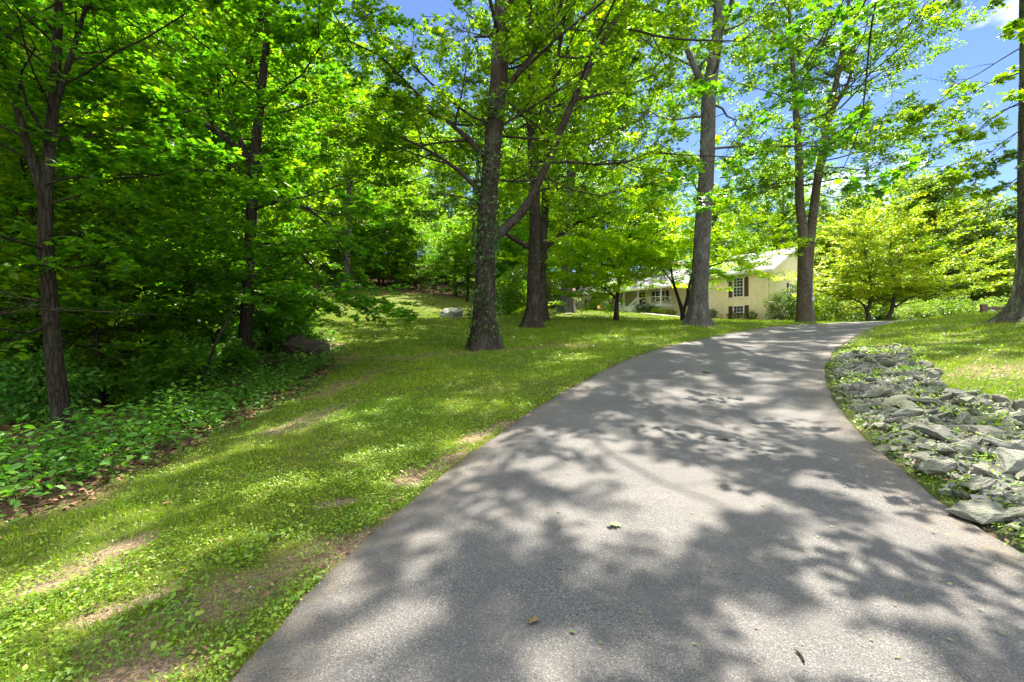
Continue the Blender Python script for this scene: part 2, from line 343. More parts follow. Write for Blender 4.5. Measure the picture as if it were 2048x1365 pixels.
rk = m.mix(m.ramp(g3, [(.35, 0.0), (.65, 1.0)]), (.05, .045, .035), (.16, .15, .12))
rk = m.mix(m.ramp(g2, [(.42, 0.0), (.55, .8)]), rk, (.045, .08, .015))
c = m.mix(m.attr('dirt'), grass, soil); c = m.mix(m.attr('rocky'), c, rk); c = m.mix(m.attr('forest'), c, ff)
M['ground'] = m.done(m.pbr(c, .95, .15, m.bump(m.math('ADD', g2, m.math('MULTIPLY', g3, .8)), 1.0, .04)))
tag(mkobj('ground', me, M['ground']), kind='structure')
# driveway: draped sheet with a visible slab edge
K = 34; t = np.linspace(0, 1, K)
wig = .03
Lw = LEs + np.c_[fnoise(LEs[:, 0], LEs[:, 1], 4, 5), fnoise(LEs[:, 0], LEs[:, 1], 4, 6)]*wig
Rw = REs + np.c_[fnoise(REs[:, 0], REs[:, 1], 4, 5), fnoise(REs[:, 0], REs[:, 1], 4, 6)]*wig
rx = Lw[:, None, 0]*(1-t)+Rw[:, None, 0]*t; ry = Lw[:, None, 1]*(1-t)+Rw[:, None, 1]*t
rz = h(rx, ry)+.022+.03*np.minimum(np.minimum(t, 1-t)/.2, 1)[None]
top = np.stack([rx, ry, rz], -1)
skl = np.stack([rx[:, 0], ry[:, 0], rz[:, 0]-.12], -1)[:, None]; skr = np.stack([rx[:, -1], ry[:, -1], rz[:, -1]-.12], -1)[:, None]
A = np.concatenate([skl, top, skr], 1); K2 = K+2; idx = np.arange(NR*K2).reshape(NR, K2)
quads = np.stack([idx[:-1, :-1], idx[:-1, 1:], idx[1:, 1:], idx[1:, :-1]], -1).reshape(-1, 4)
tt = np.r_[0, t, 1]; wdt = np.hypot(*(LEs-REs).T); edge_at = np.clip(1-np.minimum(tt, 1-tt)[None]*wdt[:, None]/.55, 0, 1)
me = mesh_np('driveway', A.reshape(-1, 3), quads=quads, smooth=True, attrs={'edge': edge_at.ravel()})
m = NT('asphalt'); p = m.pos()
a1 = m.noise(p, .8, 5, .6); a2 = m.noise(p, 9, 5, .65); a3 = m.noise(p, 130, 3, .8)
vo = m.n('ShaderNodeTexVoronoi', {'Vector': p, 'Scale': 150}); vcol = m.n('ShaderNodeSeparateColor', {0: vo.outputs['Color']}).outputs[0]
c = m.mix(m.ramp(a3, [(.38, 0.0), (.60, 1.0)]), (.032, .032, .033), (.165, .160, .154))
c = m.mix(m.ramp(vcol, [(.86, 0.0), (.97, .5)]), c, (.34, .33, .31))
c = m.mix(m.ramp(vcol, [(.04, .7), (.18, 0.0)]), c, (.04, .04, .042))
c = m.mix(m.ramp(a1, [(.42, 0.0), (.66, .45)]), c, (.165, .155, .142))
c = m.mix(m.ramp(a2, [(.35, .35), (.55, 0.0)]), c, (.09, .085, .083))
ea = m.attr('edge'); grit = m.math('MULTIPLY', ea, m.ramp(m.noise(p, 7, 6, .75), [(.40, 0.0), (.60, 1.0)]))
c = m.mix(m.math('MULTIPLY', grit, .75), c, m.mix(m.ramp(a3, [(.35, 0.0), (.6, 1.0)]), (.07, .055, .035), (.24, .19, .13)))
lane = m.noise(m.pos((1.4, .35, 1)), 1.2, 4, .6); c = m.mix(m.ramp(lane, [(.40, .30), (.56, 0.0)]), c, (.085, .08, .078))
blot = m.noise(p, 2.6, 6, .7); c = m.mix(m.ramp(blot, [(.60, 0.0), (.72, .30)]), c, (.15, .115, .08))
hb = m.math('ADD', m.math('MULTIPLY', a3, .6), m.math('MULTIPLY', vo.outputs['Distance'], 1.0))
M['asphalt'] = m.done(m.pbr(c, .85, .3, m.bump(hb, .6, .006)))
tag(mkobj('driveway', me, M['asphalt']), kind='structure')
def drape(name, L_, R_, lift, mat, n=60, k=6):
    a_, b = resamp(L_, n), resamp(R_, n); t = np.linspace(0, 1, k)
    X = a_[:, None, 0]*(1-t)+b[:, None, 0]*t; Y = a_[:, None, 1]*(1-t)+b[:, None, 1]*t; Z = h(X, Y)+lift
    V = np.stack([X, Y, Z], -1); lo = V.copy(); lo[..., 2] -= .15
    A = np.concatenate([lo[:, :1], V, lo[:, -1:]], 1); kk = k+2; idx = np.arange(n*kk).reshape(n, kk)
    q = np.stack([idx[:-1, :-1], idx[:-1, 1:], idx[1:, 1:], idx[1:, :-1]], -1).reshape(-1, 4)
    return tag(mkobj(name, mesh_np(name, A.reshape(-1, 3), quads=q), mat), kind='structure')
drape('path', [(15.0, 50.0), (18.5, 44.8), (22.5, 40.8), (27, 40.2)], [(12.8, 49), (16.4, 43.0), (20.8, 38.6), (26.5, 37.8)], .07, M['concrete'])

# ---------------------------------------------------------------- branching trees
def norm(v): return v/np.maximum(np.linalg.norm(v, axis=-1, keepdims=True), 1e-9)
def tubes(P_, R_, sides):                                # P_ (n,k,3), R_ (n,k)
    n, k, _ = P_.shape; d = norm(P_[:, -1]-P_[:, 0])
    ref = np.where(np.abs(d[:, 2:3]) > .8, np.array([[1., 0, 0]]), np.array([[0, 0, 1.]]))
    u = norm(np.cross(d, ref)); v = np.cross(d, u)
    a_ = np.arange(sides)/sides*2*np.pi
    ring = u[:, None, None]*np.cos(a_)[None, None, :, None]+v[:, None, None]*np.sin(a_)[None, None, :, None]
    V = P_[:, :, None]+ring*R_[:, :, None, None]
    i = np.arange(n*k*sides).reshape(n, k, sides); j = np.roll(i, -1, 2)
    Q = np.stack([i[:, :-1], i[:, 1:], j[:, 1:], j[:, :-1]], -1).reshape(-1, 4)
    return V.reshape(-1, 3), Q
def trunk_tube(pts, sides=26, step=.22, flare=.9, fh=.55, lobes=6, rg=None, rough=.03):
    p = np.array(pts, float); s = np.r_[0, np.cumsum(np.linalg.norm(np.diff(p[:, :3], axis=0), axis=1))]
    n = max(6, int(s[-1]/step)); t = np.linspace(0, s[-1], n)**1.0
    # Catmull-like smoothing by cubic interpolation through numpy polyfit-free blending
    q = np.stack([np.interp(t, s, p[:, i]) for i in range(4)], 1)
    for _ in range(4): q[1:-1] = .25*q[:-2]+.5*q[1:-1]+.25*q[2:]
    a_ = np.arange(sides)/sides*2*np.pi; ph = rg.uniform(0, 6.28, 4)
    z0 = np.maximum(q[:, 2:3]-q[0, 2], 0)
    lob = .5+.5*np.cos(lobes*a_+ph[0]+.6*np.sin(2*a_+ph[1]))
    fl = flare*np.exp(-z0/fh)*(.45+.9*lob[None])+.25*flare*np.exp(-z0/(fh*3))
    rr = q[:, 3:4]*(1+fl+rough*np.sin(a_[None]*9+ph[2]+z0*1.3)+rough*.8*np.sin(a_[None]*14+ph[3]-z0*2.2)+rough*1.2*np.sin(a_[None]*3+z0*1.1+ph[1]))
    V = np.stack([q[:, :1]+rr*np.cos(a_), q[:, 1:2]+rr*np.sin(a_), np.repeat(q[:, 2:3], sides, 1)], -1)
    i = np.arange(n*sides).reshape(n, sides); j = np.roll(i, -1, 1)
    return V.reshape(-1, 3), np.stack([i[:-1], j[:-1], j[1:], i[1:]], -1).reshape(-1, 4), q
def limb_tube(pts, sides=12, step=.25):                  # rings follow the limb
    p = np.array(pts, float); s = np.r_[0, np.cumsum(np.linalg.norm(np.diff(p[:, :3], axis=0), axis=1))]
    n = max(8, int(s[-1]/step)); t = np.linspace(0, s[-1], n); q = np.stack([np.interp(t, s, p[:, i]) for i in range(4)], 1)
    for _ in range(5): q[1:-1] = .25*q[:-2]+.5*q[1:-1]+.25*q[2:]
    T = norm(np.gradient(q[:, :3], axis=0)); u = np.zeros((n, 3)); u0 = norm(np.cross(T[0], [.3, .2, .1]))
    for i in range(n): u0 = norm(u0-(u0*T[i]).sum()*T[i]); u[i] = u0
    v = np.cross(T, u); a_ = np.arange(sides)/sides*2*np.pi
    rr = q[:, 3:4]*(1+.05*np.sin(3*a_[None]+t[:, None]*2)+.06*np.sin(t[:, None]*1.9))
    V = q[:, None, :3]+(u[:, None]*np.cos(a_)[None, :, None]+v[:, None]*np.sin(a_)[None, :, None])*rr[..., None]
    i = np.arange(n*sides).reshape(n, sides); j = np.roll(i, -1, 1)
    return V.reshape(-1, 3), np.stack([i[:-1], j[:-1], j[1:], i[1:]], -1).reshape(-1, 4), q
def grow(S, d, L_, k, up, wob, rg):
    n = len(S); t = np.linspace(0, 1, k)[None, :, None]
    nz = np.cumsum(rg.normal(0, 1, (n, k, 3)), 1); nz -= nz[:, :1]; nz *= wob/np.sqrt(k)
    P_ = S[:, None]+(d[:, None]*t+nz*t)*L_[:, None, None]
    P_[:, :, 2] += (up*t[..., 0]**2)*L_[:, None]
    return P_
def spawn(P_, Rr, m_, tmin, ang, flat, rg, tmax=1.0):
    n, k, _ = P_.shape; t = np.linspace(tmin, tmax, m_)[None]+rg.uniform(-.5, .5, (n, m_))*(tmax-tmin)/m_
    t = np.clip(t, tmin*.8, .999)*(k-1); i = t.astype(int); f = (t-i)[..., None]
    ar = np.arange(n)[:, None]; A_, B_ = P_[ar, i], P_[ar, i+1]
    S = A_*(1-f)+B_*f; T = norm(B_-A_); r = Rr[ar, i]*(1-f[..., 0])+Rr[ar, i+1]*f[..., 0]
    side = np.where((np.arange(m_) % 2)[None, :, None] == 0, 1., -1.)
    pr = rg.normal(0, 1, (n, m_, 3)); hz = np.cross(T, [0, 0, 1.])*side*1.6
    pr = pr*(1-flat)+hz*flat*1.5; pr[..., 2] *= (1-.75*flat)
    pr -= (pr*T).sum(-1, keepdims=True)*T; pr = norm(pr)
    a_ = np.radians(ang+rg.normal(0, 12, (n, m_)))[..., None]
    d = T*np.cos(a_)+pr*np.sin(a_)
    return S.reshape(-1, 3), norm(d).reshape(-1, 3), r.ravel(), (t/(k-1)).ravel()
TPL = {}
TPL['oval'] = (np.array([(0, 0, 0), (.30, .45, .05), (0, 1, -.05), (-.30, .45, .05)]), [], [(0, 1, 2, 3)])
TPL['leaf6'] = (np.array([(0, 0, 0), (.26, .3, .06), (.2, .72, .05), (0, 1, -.04), (-.2, .72, .05), (-.26, .3, .06)]), [], [(0, 1, 2, 3), (0, 3, 4, 5)])
_o = [(0, 0), (.28, .04), (.20, .22), (.55, .38), (.30, .55), (.34, .78), (.12, .70), (0, 1.05)]
_o = _o+[(-a_, b) for a_, b in _o[-2:0:-1]]
_mv = [(0, .42, .05)]+[(a_, b, -.05*abs(a_)-.03*b) for a_, b in _o]
TPL['maple'] = (np.array(_mv), [(0, 1+i, 1+(i+1) % len(_o)) for i in range(len(_o))], [])
_o = [(0, 0), (.10, .16), (.34, .30), (.14, .40), (.40, .62), (.15, .66), (.22, .88), (0, 1.0)]
_o = _o+[(-a_, b) for a_, b in _o[-2:0:-1]]
TPL['oak'] = (np.array([(0, .45, .03)]+[(a_, b, -.06*abs(a_)) for a_, b in _o]), [(0, 1+i, 1+(i+1) % len(_o)) for i in range(len(_o))], [])
_o = [(0, 0), (.30, .10), (.14, .3), (.5, .5), (.12, .62), (0, 1)]
_o = _o+[(-a_, b) for a_, b in _o[-2:0:-1]]
TPL['lobed'] = (np.array([(0, .42, .04)]+[(a_, b, -.04) for a_, b in _o]), [(0, 1+i, 1+(i+1) % len(_o)) for i in range(len(_o))], [])
def leafgeo(Pp, Dd, up_j, size, kind, rg, droop=0.0):
    n = len(Pp); tv, tt, tq = TPL[kind]; k = len(tv)
    nrm = norm(np.c_[rg.normal(0, up_j, (n, 2)), np.ones(n)])
    d = Dd+rg.normal(0, .55, (n, 3)); d[:, 2] -= droop; d = norm(d)
    d = norm(d-(d*nrm).sum(1, keepdims=True)*nrm*(1-min(1, droop))); nrm = norm(nrm-(nrm*d).sum(1, keepdims=True)*d); s = np.cross(d, nrm)
    sz = size*rg.uniform(.65, 1.25, n)
    V = Pp[:, None]+(tv[None, :, :1]*s[:, None]+tv[None, :, 1:2]*d[:, None]+tv[None, :, 2:]*nrm[:, None])*sz[:, None, None]
    b = (np.arange(n)*k)[:, None, None]
    T = (np.array(tt)[None]+b).reshape(-1, 3) if tt else np.zeros((0, 3), int)
    Q = (np.array(tq)[None]+b).reshape(-1, 4) if tq else np.zeros((0, 4), int)
    return V.reshape(-1, 3), T, Q, np.repeat(rg.uniform(0, 1, n), k)
def join(parts):
    Vs, Qs, o = [], [], 0
    for V, Q in parts: Vs.append(V); Qs.append(Q+o); o += len(V)
    return np.vstack(Vs), np.vstack(Qs)
def tree(name, base, stems, crown, mats, seed, limbs=24, sec=7, twig=7, lpt=16, size=.16, kind='leaf6', flat=.5, up_j=.45, el=(10, 60), explicit=(),
         keep=.9, droop=.12, flare=.9, sides=26, label=None, cat='tree', group=None, az=None, limb_r=.25, lobes=6, step=.22, gap=None, limbup=.12, ztop=None, seclen=.42):
    """stems: lists of (x,y,z,r) relative to base; crown: (z0,z1,R). explicit: extra limbs drawn by hand."""
    rg = np.random.default_rng(seed); z0, z1, Rc = crown
    bx, by = base; bz = h1(bx, by)
    root = empty(name, (bx, by, bz), label=label, cat=cat, group=group)
    parts = []; paths = []
    for si, st in enumerate(stems):
        V, Q, q = trunk_tube(st, sides, step, flare if st[0][2] < .5 else 0.15, lobes=lobes, rg=rg); parts.append((V, Q)); paths.append(q)
    for st in explicit:
        V, Q, q = limb_tube(st); parts.append((V, Q)); paths.append(q)
    # level 1
    S, r0 = [], []
    ok = []
    for q in paths:
        vi = np.where((q[:, 2] > z0*.85) & (q[:, 2] < z1*.97))[0]; vi = vi[vi > len(q)*.06]
        if len(vi) > 3: ok.append((q, vi))
    wts = np.array([np.linalg.norm(np.diff(q[vi, :3], axis=0), axis=1).sum() for q, vi in ok]); wts = wts/wts.sum(); cnt = np.maximum(1, np.round(wts*limbs)).astype(int)
    for (q, vi), c_ in zip(ok, cnt):
        for i in range(c_):
            fi = vi[0]+(vi[-1]-vi[0])*(i+rg.uniform(0, 1))/c_; S.append([np.interp(fi, np.arange(len(q)), q[:, j]) for j in range(3)]); r0.append(np.interp(fi, np.arange(len(q)), q[:, 3]))
    limbs = len(S)
    S = np.array(S); r0 = np.array(r0); tz = np.clip((S[:, 2]-z0)/(z1-z0), 0, 1)
    azs = np.arange(limbs)*2.399+rg.uniform(-.5, .5, limbs)
    if az is not None: azs = R(az[0])+R(az[1])*rg.uniform(-1, 1, limbs)
    els = np.radians(el[0]+(el[1]-el[0])*tz+rg.normal(0, 8, limbs))
    d = np.c_[np.sin(azs)*np.cos(els), np.cos(azs)*np.cos(els), np.sin(els)]
    Ln = Rc*(np.sqrt(np.clip(1-((tz-.35)/.78)**2, .08, 1)))*rg.uniform(.75, 1.15, limbs)
    r1 = np.minimum(r0*.6, np.maximum(.018, limb_r*r0.max()*Ln/Rc*.8))
    P1 = grow(S, d, Ln, 8, limbup, .16, rg); R1 = r1[:, None]*np.linspace(1, .22, 8)[None]
    parts.append(tubes(P1, R1, 7))
    # leaders and hand drawn limbs also carry foliage
    k = 8; ext = []
    for q in paths:
        m0 = np.searchsorted(q[:, 2], z0) if q[:, 2].max() > z0 else 0
        qq = q[m0:] if len(q)-m0 > 8 else q[len(q)//3:]
        if len(qq) >= 4: ext.append(qq[np.linspace(len(qq)*.25, len(qq)-1, k).astype(int)])
    if ext:
        E_ = np.array(ext); P1 = np.concatenate([P1, E_[:, :, :3]]); R1 = np.concatenate([R1, E_[:, :, 3]]); Ln = np.concatenate([Ln, np.full(len(ext), Rc*.7)])
    S, d, r, tt = spawn(P1, R1, sec, .22, 48, flat, rg); L2 = np.repeat(Ln, sec)*seclen*rg.uniform(.6, 1.2, len(S))*(1.15-.5*tt)
    kp = rg.uniform(0, 1, len(S)) < keep; S, d, r, L2 = S[kp], d[kp], r[kp], L2[kp]
    P2 = grow(S, d, L2, 5, .02, .16, rg); R2 = np.clip(r*.55, .006, .05)[:, None]*np.linspace(1, .3, 5)[None]; parts.append(tubes(P2, R2, 5))
    S, d, r, tt = spawn(P2, R2, twig, .2, 42, flat, rg); L3 = np.repeat(L2, twig)*.42*rg.uniform(.6, 1.2, len(S))
    L3 = np.clip(L3, .18, 1.3)
    kp = rg.uniform(0, 1, len(S)) < keep; S, d, L3 = S[kp], d[kp], L3[kp]
    P3 = grow(S, d, L3, 3, -.05, .1, rg); R3 = np.clip(L3*.008, .003, .009)[:, None]*np.linspace(1, .4, 3)[None]; parts.append(tubes(P3, R3, 3))
    V, Q = join(parts)
    mkobj('trunk', mesh_np('trunk', V, quads=Q, smooth=True), mats[0], root)
    n3 = len(P3); tl = rg.uniform(.05, 1.05, (n3, lpt))*2; i = np.clip(tl.astype(int), 0, 1); f = (tl-i)[..., None]; ar = np.arange(n3)[:, None]
    Pl = P3[ar, i]*(1-f)+P3[ar, i+1]*f; T = norm(P3[:, -1]-P3[:, 0])
    off = rg.normal(0, 1, Pl.shape)*np.array([1, 1, .45]); Pl = Pl+off*size*.45; Dl = norm(T[:, None]+norm(off)*1.1)
    Pl, Dl = Pl.reshape(-1, 3), Dl.reshape(-1, 3)
    if gap is not None: kk = gap(Pl+np.array([bx, by, bz])); Pl, Dl = Pl[kk], Dl[kk]
    kk = Pl[:, 2] > .25; Pl, Dl = Pl[kk], Dl[kk]
    V, T, Q, rn = leafgeo(Pl, Dl, up_j, size, kind, rg, droop)
    mkobj('crown', mesh_np('crown', V, T, Q, rnd=rn), mats[1], root)
    return root
def lumps(p, k=1.0, thr=-.30):                         # open gaps a couple of metres wide between the leaf masses
    x, y, z = p[:, 0]*k, p[:, 1]*k, p[:, 2]*k
    n = np.sin(x*1.9+1.3*np.sin(y*1.1+z*.7))+np.sin(y*2.1+1.1*np.sin(z*1.3+x*.6)+2)+np.sin(z*2.3+1.2*np.sin(x*1.2+y*.5)+4)
    return n/3 > thr
def spx(base, D, pts):                                   # stem through photo pixels at distance D: (px,py,r[,dD])
    bz = h1(*base); o = []
    for q in pts:
        d = D+(q[3] if len(q) > 3 else 0); X, Y, Z = P(q[0], q[1], d); o.append((X-base[0], Y-base[1], Z-bz, q[2]))
    return o

# ---------------------------------------------------------------- the house
HC = (23.5, 44.0); HZ = 3.05
HR = math.atan2(.8, -.6)
house = empty('house', (HC[0], HC[1], HZ), HR, label='cream painted brick split-level house with brown shutters and a railed front porch', cat='house')
def bmobj(name, bm, mat, parent, smooth=False):
    me = bpy.data.meshes.new(name); bm.to_mesh(me); bm.free(); me.materials.append(mat)
    if smooth: me.polygons.foreach_set('use_smooth', [True]*len(me.polygons))
    o = bpy.data.objects.new(name, me); C.objects.link(o)
    if parent is not None: o.parent = parent
    return o
def box(bm, x0, x1, y0, y1, z0, z1):
    vs = [bm.verts.new(v) for v in ((x0,y0,z0),(x1,y0,z0),(x1,y1,z0),(x0,y1,z0),(x0,y0,z1),(x1,y0,z1),(x1,y1,z1),(x0,y1,z1))]
    for f in ((3,2,1,0),(4,5,6,7),(0,1,5,4),(1,2,6,5),(2,3,7,6),(3,0,4,7)): bm.faces.new([vs[i] for i in f])
def bar(bm, a_, b, wd, dp=None):
    a_, b = Vector(a_), Vector(b); d = (b-a_).normalized(); dp = dp or wd
    u = d.cross(Vector((0, 0, 1))); u = u.normalized() if u.length > .01 else Vector((1, 0, 0)); v = d.cross(u)
    vs = []
    for p_ in (a_, b):
        for s1, s2 in ((-1,-1),(1,-1),(1,1),(-1,1)): vs.append(bm.verts.new(p_+u*s1*wd/2+v*s2*dp/2))
    for f in ((0,1,2,3),(7,6,5,4),(0,4,5,1),(1,5,6,2),(2,6,7,3),(3,7,4,0)): bm.faces.new([vs[i] for i in f])
def prism(bm, prof_, x0, x1):                            # prof_: (y,z) outline, extruded along x
    n = len(prof_); A_ = [bm.verts.new((x0, y, z)) for y, z in prof_]; B_ = [bm.verts.new((x1, y, z)) for y, z in prof_]
    bm.faces.new(A_[::-1]); bm.faces.new(B_)
    for i in range(n): bm.faces.new((A_[i], A_[(i+1) % n], B_[(i+1) % n], B_[i]))
def part(name, fn, mat, parent=house):
    bm = bmesh.new(); fn(bm); bmesh.ops.recalc_face_normals(bm, faces=bm.faces); return bmobj(name, bm, mat, parent)
import bmesh
# walls (pentagon section for the gabled wing)
part('wall', lambda b: prism(b, [(0, -.6), (-9, -.6), (-9, 5.0), (-4.5, 7.28), (0, 5.0)], 0, 6.0), M['wall_paint'])
part('wall', lambda b: prism(b, [(-.25, .2), (-8.9, .2), (-8.9, 4.8), (-4.5, 6.9), (-.25, 4.8)], 6.0, 17.7), M['wall_paint'])
part('wall', lambda b: box(b, 17.7, 23.6, -8.8, 2.0, 1.2, 4.35), M['wall_paint'])
def roof(name, x0, x1, ye0, ye1, ze, yr, zr, th=.16):
    return part(name, lambda b: prism(b, [(ye0, ze), (yr, zr), (ye1, ze), (ye1, ze+th), (yr, zr+th), (ye0, ze+th)], x0, x1), M['shingle'])
roof('roof', -.45, 6.12, .5, -9.5, 4.78, -4.5, 7.32)
roof('roof', 6.12, 18.2, 2.35, -9.3, 4.05, -4.5, 6.98)
def hip(b):
    x0, x1, y0, y1, z, zr = 17.3, 24.1, 2.5, -9.2, 4.3, 6.6
    o = [b.verts.new(v) for v in ((x0,y0,z),(x1,y0,z),(x1,y1,z),(x0,y1,z))]; r = [b.verts.new(v) for v in ((20.7,-.9,zr),(20.7,-5.8,zr))]
    lo = [b.verts.new((v.co.x, v.co.y, z-.14)) for v in o]
    b.faces.new((o[0],o[1],r[0])); b.faces.new((o[1],o[2],r[1],r[0])); b.faces.new((o[2],o[3],r[1])); b.faces.new((o[3],o[0],r[0],r[1]))
    b.faces.new(lo[::-1])
    for i in range(4): b.faces.new((o[i], lo[i], lo[(i+1) % 4], o[(i+1) % 4]))
part('roof', hip, M['shingle'])
# fascia, barge boards and gutters
part('fascia', lambda b: (box(b, -.46, 6.1, .50, .54, 4.70, 4.93), box(b, 6.3, 17.2, 2.35, 2.39, 3.98, 4.2), box(b, 17.25, 24.15, 2.5, 2.54, 4.1, 4.32),
     bar(b, (-.47, .55, 4.82), (-.47, -4.5, 7.38), .05, .24), bar(b, (-.47, -9.55, 4.82), (-.47, -4.5, 7.38), .05, .24), box(b, 24.1, 24.14, -9.2, 2.5, 4.1, 4.32)), M['trim'])
part('gutter', lambda b: (box(b, -.42, 6.08, .54, .66, 4.80, 4.92), box(b, 6.3, 17.2, 2.39, 2.5, 4.06, 4.18)), M['trim'])
part('downspout', lambda b: (bar(b, (.22, .6, 4.8), (.22, .09, 4.5), .08), bar(b, (.22, .09, 4.5), (.22, .09, .1), .08)), M['trim'])
part('downspout', lambda b: bar(b, (5.9, .09, 4.7), (5.9, .09, .3), .08), M['trim'])
part('corner_trim', lambda b: box(b, 5.82, 6.03, -.25, .02, .2, 4.75), M['trim'])
def window(x0, x1, z0, z1, y, nx_, nz_, shut=.42, side=False, parent=house):
    def T(o):
        if side: o.rotation_euler = (0, 0, R(90)); o.location = (0, 0, 0)
    # for side windows x runs along -y of the house on the gable plane
    fr = bmesh.new(); fw = .07
    def bx(b, a0, a1, d0, d1, c0, c1):
        if side: box(b, -d1, -d0, -a1, -a0, c0, c1)
        else: box(b, a0, a1, y+d0, y+d1, c0, c1)
    bx(fr, x0-fw, x0, .003, .06, z0, z1); bx(fr, x1, x1+fw, .003, .06, z0, z1); bx(fr, x0-fw, x1+fw, .003, .062, z1, z1+fw); bx(fr, x0-fw, x1+fw, .003, .062, z0-fw, z0)
    bmesh.ops.recalc_face_normals(fr, faces=fr.faces)
    f = bmobj('window', fr, M['trim'], parent)
    g = bmesh.new(); bx(g, x0, x1, .002, .012, z0, z1); bmesh.ops.recalc_face_normals(g, faces=g.faces); bmobj('pane', g, M['glass'], f)
    s = bmesh.new(); zm = (z0+z1)/2; bx(s, x0, x1, .012, .05, zm-.03, zm+.03)
    for i in range(1, nx_): xx = x0+(x1-x0)*i/nx_; bx(s, xx-.011, xx+.011, .012, .03, z0, zm-.03); bx(s, xx-.011, xx+.011, .012, .03, zm+.03, z1)
    for half in ((z0, zm-.03), (zm+.03, z1)):
        for i in range(1, nz_): zz = half[0]+(half[1]-half[0])*i/nz_; bx(s, x0, x1, .012, .034, zz-.011, zz+.011)
    bmesh.ops.recalc_face_normals(s, faces=s.faces); bmobj('sash', s, M['sash'], f)
    l = bmesh.new(); bx(l, x0-.12, x1+.12, .003, .12, z0-fw-.09, z0-fw-.002); bmesh.ops.recalc_face_normals(l, faces=l.faces); bmobj('sill', l, M['wall_paint'], f)
    if shut:
        for a0, a1 in ((x0-fw-.05-shut, x0-fw-.05), (x1+fw+.05, x1+fw+.05+shut)):
            sh = bmesh.new(); n = 4
            for i in range(n): w_ = (a1-a0)/n; bx(sh, a0+i*w_+.006, a0+(i+1)*w_-.006, .003, .03, z0-.05, z1+.05)
            for zz in (z0+.12, zm+.1 if nz_ > 2 else z1-.15, z1-.14): bx(sh, a0+.01, a1-.01, .031, .05, zz-.05, zz+.05)
            bmesh.ops.recalc_face_normals(sh, faces=sh.faces); bmobj('shutter', sh, M['shutter'], parent)
window(2.52, 3.42, 2.72, 4.5, 0, 3, 3); window(2.5, 3.42, .62, 1.78, 0, 3, 2)
window(7.15, 8.2, 2.2, 4.0, -.25, 3, 3)
window(3.75, 4.7, 3.1, 3.95, 0, 2, 2, .36, side=True)
window(20.1, 20.95, 2.05, 3.6, 2.0, 3, 3, .40)
# porch: deck, skirt, steps, posts, crossed railing, front door
part('porch_deck', lambda b: (box(b, 10.4, 16.2, -.2, 1.85, 2.14, 2.40)), M['trim'])
part('porch_base', lambda b: box(b, 10.55, 16.1, -.2, 1.7, .6, 2.13), M['wall_paint'])
def steps(b):
    for i in range(5): box(b, 13.6, 15.4, 1.86+i*.3, 2.16+i*.3, .6, 2.25-i*.22)
part('porch_steps', steps, M['trim'])
for xx in (10.5, 13.5, 15.5, 17.5): part('porch_post', lambda b: box(b, xx-.07, xx+.07, 1.65, 1.79, 2.41, 4.06), M['trim'])
def rail(x0, x1, y0, y1, z0a, z0b=None, n=2):
    z0b = z0a if z0b is None else z0b
    def f(b):
        for i in range(n):
            a0, a1 = i/n, (i+1)/n
            pa = Vector((x0+(x1-x0)*a0, y0+(y1-y0)*a0, z0a+(z0b-z0a)*a0)); pb = Vector((x0+(x1-x0)*a1, y0+(y1-y0)*a1, z0a+(z0b-z0a)*a1))
            U = Vector((0, 0, .80)); u = Vector((0, 0, .08))
            bar(b, pa+U, pb+U, .09, .07); bar(b, pa+u, pb+u, .07, .05); bar(b, pa+u, pb+U, .055, .03); bar(b, pa+U, pb+u, .05, .034)
            bar(b, pa, pa+Vector((0, 0, .9)), .09)
        bar(b, pb, pb+Vector((0, 0, .9)), .09)
    part('railing', f, M['trim'])
rail(10.55, 13.4, 1.74, 1.74, 2.4, n=2); rail(10.5, 10.5, 0, 1.74, 2.4, n=1)
rail(13.55, 13.55, 1.9, 3.3, 2.4, 1.4, 1); rail(15.45, 15.45, 1.9, 3.3, 2.4, 1.4, 1); rail(15.6, 17.5, 1.74, 1.74, 2.4, n=1)
d = part('door', lambda b: box(b, 14.0, 15.0, -.246, -.2, 2.41, 4.0), M['shutter'])
part('handle', lambda b: box(b, 14.85, 14.9, -.198, -.15, 3.1, 3.25), M['iron'], d)
window(11.4, 12.6, 2.9, 3.95, -.25, 3, 2, .38)
part('chimney', lambda b: (box(b, 13.2, 14.4, -6.3, -5.3, 5.9, 7.9), box(b, 13.12, 14.48, -6.38, -5.22, 7.9, 8.02)), M['wall_paint'])
part('meter_box', lambda b: (box(b, 5.35, 5.65, .003, .16, 1.15, 1.65), box(b, 5.43, 5.57, .161, .24, 1.3, 1.55), bar(b, (5.5, .06, 1.15), (5.5, .06, .2), .05)), M['meter'])
part('entry_lamp', lambda b: box(b, 19.0, 19.18, 2.01, 2.14, 2.4, 2.75), M['glow'])

def H2W(x_, y_): return (HC[0]-.6*x_-.8*y_, HC[1]+.8*x_-.6*y_)
